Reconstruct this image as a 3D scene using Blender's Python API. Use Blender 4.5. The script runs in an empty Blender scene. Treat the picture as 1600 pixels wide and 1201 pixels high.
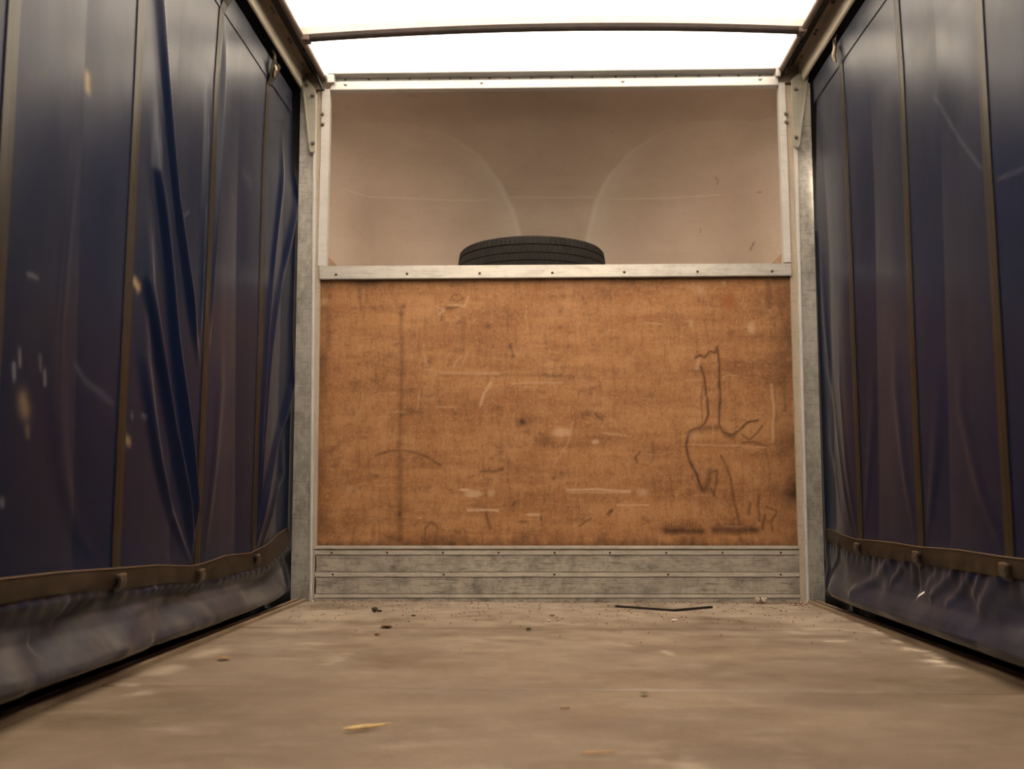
import bpy, bmesh, math, random
import numpy as np
from mathutils import Vector

# ------------------------------------------------------------------ camera, sky, exposure
S = bpy.context.scene
COL = S.collection
FPX, PITCH, VPX = 1500.0, math.atan(169.5 / 1500.0), 852.0
YAW = math.atan((VPX - 800) / FPX * math.cos(PITCH))
CAM = np.array([-0.0371, -4.0302, 0.4437])          # 0.44 m above the load floor, 4 m from the bulkhead
FW = np.array([-math.sin(YAW) * math.cos(PITCH), math.cos(YAW) * math.cos(PITCH), math.sin(PITCH)])
RT = np.array([math.cos(YAW), math.sin(YAW), 0.0])
UP = np.cross(RT, FW)
cd = bpy.data.cameras.new('camera'); cam = bpy.data.objects.new('camera', cd); COL.objects.link(cam)
cd.sensor_width = 36.0; cd.lens = 36.0 * FPX / 1600.0; cd.clip_start = 0.02
cam.location = CAM; cam.rotation_euler = (math.pi / 2 + PITCH, 0, YAW)
cd.dof.use_dof = True; cd.dof.focus_distance = 3.95; cd.dof.aperture_fstop = 3.6
S.camera = cam

W = bpy.data.worlds.new('overcast_sky'); S.world = W; W.use_nodes = True
wn, wl = W.node_tree.nodes, W.node_tree.links
wn.clear()
wo = wn.new('ShaderNodeOutputWorld'); bg = wn.new('ShaderNodeBackground')
tc = wn.new('ShaderNodeTexCoord'); sp = wn.new('ShaderNodeSeparateXYZ'); rp = wn.new('ShaderNodeValToRGB')
mr = wn.new('ShaderNodeMapRange'); mr.inputs[1].default_value = -1; mr.inputs[2].default_value = 1
wl.new(tc.outputs['Generated'], sp.inputs[0]); wl.new(sp.outputs['Z'], mr.inputs[0]); wl.new(mr.outputs[0], rp.inputs[0])
rp.color_ramp.elements[0].position = 0.46; rp.color_ramp.elements[0].color = (0.10, 0.075, 0.055, 1)   # ground
rp.color_ramp.elements[1].position = 0.60; rp.color_ramp.elements[1].color = (1.0, 0.84, 0.665, 1)      # overcast
e = rp.color_ramp.elements.new(0.51); e.color = (0.28, 0.23, 0.18, 1)                                  # hazy horizon
wl.new(rp.outputs[0], bg.inputs[0]); wl.new(bg.outputs[0], wo.inputs[0])
bg.inputs[1].default_value = 10.5
S.view_settings.view_transform = 'Standard'
try: S.view_settings.look = 'None'
except Exception: pass
S.view_settings.gamma = 1.0
S.view_settings.use_curve_mapping = False
S.view_settings.exposure = 0.0

rng = random.Random(7)
nrng = np.random.default_rng(11)

# ------------------------------------------------------------------ where a pixel of the photo lies in the room
def ray(px, py): return FW + RT * (px - 800) / FPX + UP * (600.5 - py) / FPX
def on(px, py, axis, val):
    d = ray(px, py); t = (val - CAM[axis]) / d[axis]; return CAM + t * d
def onX(px, py, X): return on(px, py, 0, X)
def onY(px, py, Y=0.0): return on(px, py, 1, Y)
def onZ(px, py, Z=0.0): return on(px, py, 2, Z)

# ------------------------------------------------------------------ materials
ALB = 0.70                                            # overall darkness of the dirty surfaces
def new_mat(name):
    m = bpy.data.materials.new(name); m.use_nodes = True
    nt = m.node_tree; nt.nodes.clear()
    o = nt.nodes.new('ShaderNodeOutputMaterial'); b = nt.nodes.new('ShaderNodeBsdfPrincipled')
    nt.links.new(b.outputs[0], o.inputs[0])
    return m, nt, b, o
def coords(nt, scale=(1, 1, 1), kind='Object'):
    t = nt.nodes.new('ShaderNodeTexCoord'); mp = nt.nodes.new('ShaderNodeMapping')
    mp.inputs['Scale'].default_value = scale
    nt.links.new(t.outputs[kind], mp.inputs[0]); return mp.outputs[0]
def noise(nt, scale, detail=4, rough=0.6, stretch=(1, 1, 1), lo=0.35, hi=0.65):
    n = nt.nodes.new('ShaderNodeTexNoise'); n.inputs['Scale'].default_value = scale
    n.inputs['Detail'].default_value = detail; n.inputs['Roughness'].default_value = rough
    nt.links.new(coords(nt, stretch), n.inputs['Vector'])
    r = nt.nodes.new('ShaderNodeMapRange'); r.inputs[1].default_value = lo; r.inputs[2].default_value = hi
    nt.links.new(n.outputs['Fac'], r.inputs[0]); return r.outputs[0]
def attr(nt, name):
    a = nt.nodes.new('ShaderNodeAttribute'); a.attribute_name = name; return a.outputs['Fac']
def mul(nt, a, k):
    m = nt.nodes.new('ShaderNodeMath'); m.operation = 'MULTIPLY'; nt.links.new(a, m.inputs[0])
    if isinstance(k, (int, float)): m.inputs[1].default_value = k
    else: nt.links.new(k, m.inputs[1])
    return m.outputs[0]
def mix(nt, fac, a, b, blend='MIX'):
    m = nt.nodes.new('ShaderNodeMix'); m.data_type = 'RGBA'; m.blend_type = blend
    for s, v in ((0, fac), (6, a), (7, b)):
        if isinstance(v, (int, float)): m.inputs[s].default_value = v
        elif isinstance(v, tuple): m.inputs[s].default_value = (*[k_ * ALB for k_ in v], 1)
        else: nt.links.new(v, m.inputs[s])
    return m.outputs[2]
def bump(nt, b, h, dist=0.002, strength=0.5):
    n = nt.nodes.new('ShaderNodeBump'); n.inputs['Distance'].default_value = dist; n.inputs['Strength'].default_value = strength
    nt.links.new(h, n.inputs['Height']); nt.links.new(n.outputs[0], b.inputs['Normal'])
def plain(name, col, rough=0.6, metal=0.0, var=0.25, scale=30, spec=0.5):
    m, nt, b, o = new_mat(name)
    nt.links.new(mix(nt, noise(nt, scale), tuple(c * (1 - var) for c in col), tuple(min(1, c * (1 + var)) for c in col)), b.inputs['Base Color'])
    b.inputs['Roughness'].default_value = rough; b.inputs['Metallic'].default_value = metal
    b.inputs['Specular IOR Level'].default_value = spec
    return m

def alu(name, base, dirt, stretch, amount, rough=0.42, metal=0.55):
    m, nt, b, o = new_mat(name)
    c = mix(nt, mul(nt, noise(nt, 14, 7, 0.8, stretch, 0.44, 0.68), amount), base, dirt)
    c = mix(nt, mul(nt, noise(nt, 55, 4, 0.75, (1.6, 1, 0.25), 0.54, 0.74), amount * 0.45), c, dirt)
    c = mix(nt, mul(nt, noise(nt, 40, 5, 0.75, (0.22, 1, 1.8), 0.60, 0.74), amount), c, tuple(x * 0.5 for x in dirt))
    c = mix(nt, mul(nt, noise(nt, 90, 3, 0.8, (0.10, 1, 1.3), 0.55, 0.70), amount * 0.8), c, tuple(x * 0.7 for x in dirt))
    c = mix(nt, mul(nt, noise(nt, 3.5, 3, 0.6, (1, 1, 1), 0.45, 0.7), 0.35), c, tuple(x * 0.8 for x in base))
    nt.links.new(c, b.inputs['Base Color'])
    b.inputs['Metallic'].default_value = metal; b.inputs['Roughness'].default_value = rough
    bump(nt, b, noise(nt, 45, 4, 0.7, (1, 1, 1)), 0.0006, 0.3)
    return m
M = {}
M['alu_post'] = alu('scuffed_aluminium', (0.60, 0.57, 0.52), (0.21, 0.195, 0.18), (0.9, 1, 0.45), 0.95)
M['alu_rail'] = alu('worn_aluminium_rail', (0.66, 0.63, 0.58), (0.30, 0.27, 0.25), (0.5, 1, 1.2), 0.5)
M['alu_kick'] = alu('dirty_kick_plate', (0.56, 0.50, 0.43), (0.14, 0.13, 0.115), (0.6, 1, 0.9), 1.0, 0.5, 0.35)
M['alu_strip'] = alu('bright_kick_strip', (0.72, 0.66, 0.58), (0.32, 0.27, 0.22), (0.6, 1, 1.5), 0.6, 0.45, 0.4)
M['alu_white'] = alu('pale_aluminium', (0.74, 0.72, 0.70), (0.45, 0.41, 0.37), (0.5, 1, 1), 0.3, 0.45, 0.25)
M['cream'] = alu('cream_painted_rail', (0.66, 0.60, 0.49), (0.48, 0.42, 0.33), (1, 0.3, 1), 0.3, 0.45, 0.1)
M['tan_ledge'] = plain('tan_ledge', (0.30, 0.24, 0.18), 0.5, 0.2, 0.15, 20)
M['bead'] = plain('brown_bead', (0.28, 0.21, 0.18), 0.5, 0.1, 0.12, 20)
M['black_rubber'] = plain('black_rubber', (0.012, 0.011, 0.010), 0.6, 0, 0.3, 40)
M['gusset'] = alu('galvanised_bracket', (0.50, 0.48, 0.41), (0.30, 0.28, 0.23), (1, 1, 0.5), 0.5, 0.45, 0.4)
M['bolt'] = plain('dull_bolt', (0.26, 0.23, 0.20), 0.4, 0.7, 0.2, 80)
M['bright_bolt'] = plain('bright_bolt', (0.75, 0.72, 0.66), 0.3, 0.7, 0.1, 80)
M['screw'] = plain('dark_screw', (0.06, 0.045, 0.035), 0.6, 0.2, 0.3, 80)
M['bow'] = plain('dark_roof_bow', (0.055, 0.04, 0.038), 0.5, 0.2, 0.2, 20)
M['black_void'] = plain('black_gap_shade', (0.006, 0.006, 0.007), 0.8, 0, 0.3, 20, 0.2)  # black standing in for deep shade in the gaps around the curtains
M['webbing'] = None
M['hook'] = plain('tarnished_steel', (0.33, 0.27, 0.20), 0.35, 0.8, 0.3, 90)
M['dark_hook'] = plain('dark_steel', (0.10, 0.08, 0.065), 0.4, 0.7, 0.3, 90)
M['shelf'] = plain('grey_shelf_board', (0.33, 0.27, 0.22), 0.7, 0, 0.2, 12)
M['chassis'] = plain('dark_chassis', (0.02, 0.018, 0.016), 0.8, 0, 0.3, 12)
M['corner'] = plain('brown_corner_fillet', (0.34, 0.21, 0.13), 0.6, 0, 0.2, 30)

# webbing
m, nt, b, o = new_mat('khaki_webbing')
c = mix(nt, noise(nt, 14, 4, 0.7), (0.013, 0.0085, 0.0055), (0.024, 0.016, 0.0095))
c = mix(nt, noise(nt, 260, 2, 0.7, (1, 1, 0.3)), c, (0.07, 0.05, 0.03), 'MIX') if False else c
nt.links.new(c, b.inputs['Base Color']); b.inputs['Roughness'].default_value = 0.4; b.inputs['Specular IOR Level'].default_value = 0.3
wv = nt.nodes.new('ShaderNodeTexWave'); wv.inputs['Scale'].default_value = 160; wv.bands_direction = 'DIAGONAL'
nt.links.new(coords(nt), wv.inputs['Vector']); bump(nt, b, wv.outputs['Fac'], 0.0006, 0.35)
M['webbing'] = m
# hem tape
m, nt, b, o = new_mat('brown_hem_tape')
c = mix(nt, noise(nt, 10, 4, 0.7, (1, 1, 1)), (0.018, 0.010, 0.0048), (0.036, 0.022, 0.011))
nt.links.new(c, b.inputs['Base Color']); b.inputs['Roughness'].default_value = 0.55; b.inputs['Specular IOR Level'].default_value = 0.25
M['tape'] = m

# curtain PVC: navy, glossy, dusty film, scuffs from painted wear attributes, one small slit that lets daylight in
def curtain_mat(name, base, base2, slit=None):
    m, nt, b, o = new_mat(name)
    c = mix(nt, noise(nt, 1.6, 3, 0.55, (1, 1, 0.6), 0.35, 0.7), base, base2)
    dust_light = mul(nt, noise(nt, 5, 6, 0.7, (1, 1.2, 0.35), 0.45, 0.78), 0.35)
    c = mix(nt, dust_light, c, (0.014, 0.0155, 0.024))
    c = mix(nt, mul(nt, attr(nt, 'skirt_sheen'), noise(nt, 6, 5, 0.7, (1, 1, 1), 0.25, 0.7)), c, (0.118, 0.102, 0.088))  # highlight on the skirt put into its colour as a dusty tone
    c = mix(nt, attr(nt, 'grime'), c, (0.03, 0.022, 0.018))
    c = mix(nt, attr(nt, 'patch'), c, (0.42, 0.30, 0.16))
    c = mix(nt, attr(nt, 'scratch'), c, (0.27, 0.28, 0.31))
    nt.nodes.remove(b)                                                # matt cloth under a worn, patchy gloss
    df = nt.nodes.new('ShaderNodeBsdfDiffuse'); gl = nt.nodes.new('ShaderNodeBsdfGlossy'); fr = nt.nodes.new('ShaderNodeFresnel'); b = nt.nodes.new('ShaderNodeMixShader')
    nt.links.new(c, df.inputs['Color']); gl.inputs['Color'].default_value = (1, 1, 1, 1); fr.inputs['IOR'].default_value = 1.28
    rr = nt.nodes.new('ShaderNodeMapRange'); rr.inputs[3].default_value = 0.29; rr.inputs[4].default_value = 0.36
    nt.links.new(noise(nt, 3, 3, 0.6, (1, 1, 0.3)), rr.inputs[0]); nt.links.new(rr.outputs[0], gl.inputs['Roughness'])
    nb = nt.nodes.new('ShaderNodeBump'); nb.inputs['Distance'].default_value = 0.004; nb.inputs['Strength'].default_value = 0.12
    nt.links.new(noise(nt, 5, 2, 0.5, (1, 1, 0.3), 0.2, 0.8), nb.inputs['Height'])
    for x in (df, gl, fr): nt.links.new(nb.outputs[0], x.inputs['Normal'])
    gz = nt.nodes.new('ShaderNodeMapRange'); gz.inputs[3].default_value = 0.74; gz.inputs[4].default_value = 0.62
    nt.links.new(noise(nt, 4, 5, 0.7, (1, 1.2, 0.35)), gz.inputs[0])
    nt.links.new(mul(nt, fr.outputs[0], gz.outputs[0]), b.inputs[0]); nt.links.new(df.outputs[0], b.inputs[1]); nt.links.new(gl.outputs[0], b.inputs[2])
    nt.links.new(b.outputs[0], o.inputs[0])
    if slit is None: return m
    (y0, z0, y1, z1) = slit                                            # a small cut that daylight shows through
    mp = nt.nodes.new('ShaderNodeMapping'); mp.vector_type = 'TEXTURE'
    mp.inputs['Location'].default_value = (0, (y0 + y1) / 2, (z0 + z1) / 2); mp.inputs['Rotation'].default_value = (math.atan2(z1 - z0, y1 - y0), 0, 0)
    t_ = nt.nodes.new('ShaderNodeTexCoord'); nt.links.new(t_.outputs['Object'], mp.inputs[0])
    sx = nt.nodes.new('ShaderNodeSeparateXYZ'); nt.links.new(mp.outputs[0], sx.inputs[0])
    def within(sock, lim):
        ab = nt.nodes.new('ShaderNodeMath'); ab.operation = 'ABSOLUTE'; nt.links.new(sock, ab.inputs[0])
        lt = nt.nodes.new('ShaderNodeMath'); lt.operation = 'LESS_THAN'; nt.links.new(ab.outputs[0], lt.inputs[0]); lt.inputs[1].default_value = lim
        return lt.outputs[0]
    hole = mul(nt, within(sx.outputs['Y'], math.hypot(y1 - y0, z1 - z0) / 2), within(sx.outputs['Z'], 0.0022))
    tr = nt.nodes.new('ShaderNodeBsdfTransparent'); ms = nt.nodes.new('ShaderNodeMixShader')
    nt.links.new(hole, ms.inputs[0]); nt.links.new(b.outputs[0], ms.inputs[1]); nt.links.new(tr.outputs[0], ms.inputs[2])
    nt.links.new(ms.outputs[0], o.inputs[0])
    return m
TILT = 0.040
M['curtain'] = curtain_mat('navy_pvc', (0.004, 0.010, 0.040), (0.005, 0.010, 0.028))

_a, _b = onX(1421.5, 932, 1.045), onX(1433.5, 924.5, 1.045)
M['curtain_slit'] = curtain_mat('navy_pvc_with_slit', (0.004, 0.010, 0.040), (0.005, 0.010, 0.028), (_a[1], _a[2], _b[1], _b[2]))

# roof sheet: white translucent plastic
ALB_DIRTY, ALB = ALB, 1.0
m, nt, b, o = new_mat('translucent_roof')
tl = nt.nodes.new('ShaderNodeBsdfTranslucent'); df = nt.nodes.new('ShaderNodeBsdfDiffuse'); ms = nt.nodes.new('ShaderNodeMixShader')
c = mix(nt, noise(nt, 25, 4, 0.6), (0.86, 0.86, 0.84), (0.92, 0.92, 0.90))
nt.links.new(c, tl.inputs[0]); nt.links.new(c, df.inputs[0]); ms.inputs[0].default_value = 0.35
nt.links.new(tl.outputs[0], ms.inputs[1]); nt.links.new(df.outputs[0], ms.inputs[2]); nt.links.new(ms.outputs[0], o.inputs[0])
M['roof'] = m
m, nt, b, o = new_mat('translucent_seam_band')
tl = nt.nodes.new('ShaderNodeBsdfTranslucent'); df = nt.nodes.new('ShaderNodeBsdfDiffuse'); ms = nt.nodes.new('ShaderNodeMixShader')
nt.links.new(mix(nt, noise(nt, 25, 4), (0.50, 0.44, 0.40), (0.55, 0.49, 0.45)), tl.inputs[0]); df.inputs[0].default_value = (0.6, 0.54, 0.5, 1); ms.inputs[0].default_value = 0.5
nt.links.new(tl.outputs[0], ms.inputs[1]); nt.links.new(df.outputs[0], ms.inputs[2]); nt.links.new(ms.outputs[0], o.inputs[0])
M['band'] = m

# plywood bulkhead
ALB = ALB_DIRTY
m, nt, b, o = new_mat('stained_plywood')
c = mix(nt, noise(nt, 2.2, 5, 0.65, (1, 1, 1.6), 0.32, 0.68), (0.370, 0.158, 0.058), (0.570, 0.285, 0.122))
c = mix(nt, mul(nt, noise(nt, 5, 5, 0.7, (0.35, 1, 2.6), 0.42, 0.68), 0.65), c, (0.24, 0.095, 0.034))
c = mix(nt, mul(nt, noise(nt, 30, 5, 0.75, (2.2, 1, 0.3), 0.48, 0.70), 0.45), c, (0.15, 0.064, 0.027))
c = mix(nt, mul(nt, noise(nt, 7, 6, 0.75, (1, 1, 1), 0.50, 0.70), 0.45), c, (0.64, 0.345, 0.165))
c = mix(nt, mul(nt, noise(nt, 130, 3, 0.7, (1, 1, 1), 0.52, 0.70), 0.45), c, (0.70, 0.40, 0.205))
c = mix(nt, mul(nt, noise(nt, 75, 5, 0.8, (1, 1, 0.7), 0.54, 0.70), 0.55), c, (0.12, 0.05, 0.022))
c = mix(nt, mul(nt, noise(nt, 11, 6, 0.8, (1, 1, 1.5), 0.55, 0.72), 0.7), c, (0.10, 0.042, 0.018))
c = mix(nt, attr(nt, 'rust'), c, (0.34, 0.12, 0.035))
c = mix(nt, attr(nt, 'dark'), c, (0.055, 0.022, 0.009))
c = mix(nt, attr(nt, 'light'), c, (0.74, 0.49, 0.31))
nt.links.new(c, b.inputs['Base Color']); b.inputs['Roughness'].default_value = 0.6; b.inputs['Specular IOR Level'].default_value = 0.25
bump(nt, b, noise(nt, 40, 5, 0.7, (2.5, 1, 0.3)), 0.0012, 0.35)
M['ply'] = m

# overhead shell
m, nt, b, o = new_mat('tan_fibreglass')
c = mix(nt, noise(nt, 3, 4, 0.6), (0.66, 0.53, 0.43), (0.76, 0.62, 0.51))
c = mix(nt, mul(nt, noise(nt, 22, 5, 0.75, (0.4, 0.4, 1.6), 0.5, 0.72), 0.4), c, (0.58, 0.455, 0.355))
c = mix(nt, mul(nt, noise(nt, 8, 5, 0.7, (1, 1, 0.4), 0.6, 0.75), 0.3), c, (0.70, 0.49, 0.34))
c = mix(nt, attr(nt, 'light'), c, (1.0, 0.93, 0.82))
c = mix(nt, attr(nt, 'dark'), c, (0.12, 0.07, 0.04))
nt.links.new(c, b.inputs['Base Color']); b.inputs['Roughness'].default_value = 0.45
bump(nt, b, noise(nt, 60, 4, 0.7), 0.0008, 0.3)
M['shell'] = m

# floor
m, nt, b, o = new_mat('dusty_floor_board')
c = mix(nt, noise(nt, 1.5, 5, 0.6, (1, 1.4, 1), 0.35, 0.68), (0.140, 0.094, 0.058), (0.235, 0.170, 0.117))
c = mix(nt, mul(nt, noise(nt, 4, 6, 0.7, (0.6, 1.6, 1), 0.46, 0.68), 0.65), c, (0.125, 0.085, 0.057))
c = mix(nt, mul(nt, noise(nt, 9, 7, 0.75, (0.5, 1.3, 1), 0.52, 0.70), 0.5), c, (0.34, 0.27, 0.205))
c = mix(nt, mul(nt, noise(nt, 110, 4, 0.8, (1, 1, 1), 0.54, 0.70), 0.6), c, (0.085, 0.052, 0.034))
c = mix(nt, attr(nt, 'dust_light'), c, (0.74, 0.62, 0.49))
c = mix(nt, attr(nt, 'dark'), c, (0.11, 0.06, 0.03))
nt.links.new(c, b.inputs['Base Color'])
rr = nt.nodes.new('ShaderNodeMapRange'); rr.inputs[3].default_value = 0.42; rr.inputs[4].default_value = 0.62
nt.links.new(noise(nt, 3, 5, 0.7), rr.inputs[0]); nt.links.new(rr.outputs[0], b.inputs['Roughness'])
bump(nt, b, noise(nt, 50, 5, 0.75), 0.001, 0.3)
M['floor'] = m
m, nt, b, o = new_mat('dirty_floor_trim')
c = mix(nt, noise(nt, 14, 5, 0.7, (1, 0.4, 1)), (0.36, 0.27, 0.18), (0.22, 0.15, 0.095))
nt.links.new(c, b.inputs['Base Color']); b.inputs['Roughness'].default_value = 0.5; b.inputs['Metallic'].default_value = 0.2
M['trim'] = m
M['trim_dirt'] = plain('rusty_channel', (0.15, 0.085, 0.045), 0.8, 0, 0.4, 25)
# tyre rubber
m, nt, b, o = new_mat('tyre_rubber')
c = mix(nt, noise(nt, 20, 5, 0.7), (0.006, 0.005, 0.0045), (0.012, 0.010, 0.009))
nt.links.new(c, b.inputs['Base Color']); b.inputs['Roughness'].default_value = 0.55
M['tyre'] = m
m, nt, b, o = new_mat('tyre_tread')
c = mix(nt, noise(nt, 15, 5, 0.7), (0.010, 0.0085, 0.0075), (0.020, 0.017, 0.014))
nt.links.new(c, b.inputs['Base Color']); b.inputs['Roughness'].default_value = 0.75; b.inputs['Specular IOR Level'].default_value = 0.18
M['tread'] = m

# ------------------------------------------------------------------ mesh helpers
def link(name, me, mat, parent=None, smooth=False):
    me.materials.append(mat)
    if smooth: me.polygons.foreach_set('use_smooth', np.ones(len(me.polygons), dtype=bool))
    o = bpy.data.objects.new(name, me); COL.objects.link(o)
    if parent is not None: o.parent = parent
    return o
def obj(name, bm, mat, parent=None, smooth=False, bevel=0.0):
    bmesh.ops.recalc_face_normals(bm, faces=bm.faces)
    if bevel: bmesh.ops.bevel(bm, geom=list(bm.edges), offset=bevel, segments=2, affect='EDGES', clamp_overlap=True)
    me = bpy.data.meshes.new(name); bm.to_mesh(me); bm.free()
    o = link(name, me, mat, parent, smooth)
    if smooth: me.set_sharp_from_angle(angle=math.radians(40))
    return o
def empty(name, loc=(0, 0, 0)):
    o = bpy.data.objects.new(name, None); COL.objects.link(o); o.location = loc; o.empty_display_size = 0.05
    return o
def tag(o, label=None, cat=None, group=None, kind=None):
    if label: o['label'] = label
    if cat: o['category'] = cat
    if group: o['group'] = group
    if kind: o['kind'] = kind
    return o
def prism(bm, poly, axis, a, b):
    """polygon (2-D, in the two axes other than `axis`) swept from a to b along axis"""
    def P(p, t):
        q = [p[0], p[1]]; q.insert(axis, t); return q
    v0 = [bm.verts.new(P(p, a)) for p in poly]; v1 = [bm.verts.new(P(p, b)) for p in poly]
    n = len(poly)
    bm.faces.new(v0); bm.faces.new(v1[::-1])
    for i in range(n): bm.faces.new((v0[i], v0[(i + 1) % n], v1[(i + 1) % n], v1[i]))
def box(bm, x0, x1, y0, y1, z0, z1): prism(bm, [(x0, y0), (x1, y0), (x1, y1), (x0, y1)], 2, z0, z1)
def loft(bm, rings, closed=True, caps=True):
    vs = [[bm.verts.new(p) for p in r] for r in rings]; n = len(rings[0])
    for a, b2 in zip(vs[:-1], vs[1:]):
        for i in range(n if closed else n - 1):
            bm.faces.new((a[i], a[(i + 1) % n], b2[(i + 1) % n], b2[i]))
    if caps and closed: bm.faces.new(vs[0]); bm.faces.new(vs[-1][::-1])
def tube(bm, path, r, n=10):
    path = [Vector(p) for p in path]; rings = []
    for i, p in enumerate(path):
        t = (path[min(i + 1, len(path) - 1)] - path[max(i - 1, 0)]).normalized()
        a = t.cross(Vector((0.13, 0.21, 0.97)))
        if a.length < 0.2: a = t.cross(Vector((1, 0, 0)))
        a.normalize(); c = t.cross(a)
        rr = r[i] if isinstance(r, (list, tuple)) else r
        rings.append([p + (a * math.cos(k * 2 * math.pi / n) + c * math.sin(k * 2 * math.pi / n)) * rr for k in range(n)])
    loft(bm, rings)
def dome(bm, c, nrm, r, h, n=10):
    """a low rivet or bolt head on a surface"""
    c = Vector(c); nrm = Vector(nrm).normalized()
    a = nrm.cross(Vector((0.3, 0.2, 0.93))).normalized(); b2 = nrm.cross(a)
    rings = []
    for q, hh in ((1, 0), (0.95, 0.45), (0.7, 0.8), (0.3, 1.0)):
        rings.append([c + (a * math.cos(k * 2 * math.pi / n) + b2 * math.sin(k * 2 * math.pi / n)) * r * q + nrm * h * hh for k in range(n)])
    loft(bm, rings)
def hexbolt(bm, c, nrm, r, h):
    """washer, hexagon head and the end of its thread"""
    c = Vector(c); nrm = Vector(nrm).normalized()
    a = nrm.cross(Vector((0.3, 0.2, 0.93))).normalized(); b2 = nrm.cross(a)
    def ring(rad, hh, n, ph=0): return [c + (a * math.cos(k * 2 * math.pi / n + ph) + b2 * math.sin(k * 2 * math.pi / n + ph)) * rad + nrm * hh for k in range(n)]
    loft(bm, [ring(r * 1.35, 0, 12), ring(r * 1.35, h * 0.2, 12)])
    loft(bm, [ring(r, h * 0.2, 6), ring(r, h * 0.8, 6), ring(r * 0.8, h, 6)])
def heads(name, spots, nrm, r, h, mat, parent, maker=dome):
    """alike small heads that share one mesh"""
    bm = bmesh.new(); maker(bm, (0, 0, 0), nrm, r, h)
    first = None
    for s in spots:
        if first is None: first = obj(name, bm, mat, parent, smooth=(maker is dome)); o = first
        else: o = first.copy(); COL.objects.link(o); o.parent = parent
        o.location = s
    return first
def grid(name, X, Y, Z, mat, parent, attrs=None, keep=None, smooth=True, flip=False):
    """regular grid of points (2-D arrays) as one mesh with float attributes"""
    nv, nu = X.shape
    co = np.stack([X, Y, Z], -1).reshape(-1, 3).astype(np.float32)
    i = np.arange(nv * nu).reshape(nv, nu)
    q = np.stack([i[:-1, :-1], i[:-1, 1:], i[1:, 1:], i[1:, :-1]], -1)
    q = q.reshape(-1, 4) if keep is None else q[keep]
    if flip: q = q[:, ::-1].copy()
    me = bpy.data.meshes.new(name)
    me.vertices.add(len(co)); me.vertices.foreach_set('co', co.ravel())
    me.loops.add(q.size); me.loops.foreach_set('vertex_index', q.ravel().astype(np.int32))
    me.polygons.add(len(q)); me.polygons.foreach_set('loop_start', np.arange(0, q.size, 4, dtype=np.int32))
    me.update(calc_edges=True); me.validate()
    for k, v in (attrs or {}).items():
        a = me.attributes.new(k, 'FLOAT', 'POINT'); a.data.foreach_set('value', np.clip(v, 0, 1).ravel().astype(np.float32))
    return link(name, me, mat, parent, smooth)

# value noise on arrays, for ragged edges of stains
def vnoise(u, v, f, seed=0):
    g = np.random.default_rng(seed).random((64, 64))
    x, y = u * f, v * f
    x0, y0 = np.floor(x).astype(int), np.floor(y).astype(int)
    fx, fy = x - x0, y - y0
    fx, fy = fx * fx * (3 - 2 * fx), fy * fy * (3 - 2 * fy)
    G = lambda a, b2: g[a % 64, b2 % 64]
    return (G(x0, y0) * (1 - fx) + G(x0 + 1, y0) * fx) * (1 - fy) + (G(x0, y0 + 1) * (1 - fx) + G(x0 + 1, y0 + 1) * fx) * fy
def fbm(u, v, f, seed=0):
    return sum(vnoise(u, v, f * 2 ** k, seed + k) * 0.5 ** (k + 1) for k in range(4)) / 0.9375
def stroke(out, u, v, pts, w, s, soft=1.0):
    """soft line of half-width w and strength s through pts, in metres"""
    pts = np.asarray(pts, float); d2 = np.full(u.shape, 1e9)
    for (a, b2) in zip(pts[:-1], pts[1:]):
        ab = b2 - a; L = max(ab @ ab, 1e-9)
        t = np.clip(((u - a[0]) * ab[0] + (v - a[1]) * ab[1]) / L, 0, 1)
        d2 = np.minimum(d2, (u - a[0] - t * ab[0]) ** 2 + (v - a[1] - t * ab[1]) ** 2)
    out[:] = np.maximum(out, s * np.exp(-(np.sqrt(d2) / w) ** (2 * soft)))
def blob(out, u, v, c, ru, rv, s, p=2.0):
    out[:] = np.maximum(out, s * np.exp(-(((u - c[0]) / ru) ** 2 + ((v - c[1]) / rv) ** 2) ** (p / 2)))
def sstep(x): x = np.clip(x, 0, 1); return x * x * (3 - 2 * x)

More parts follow.
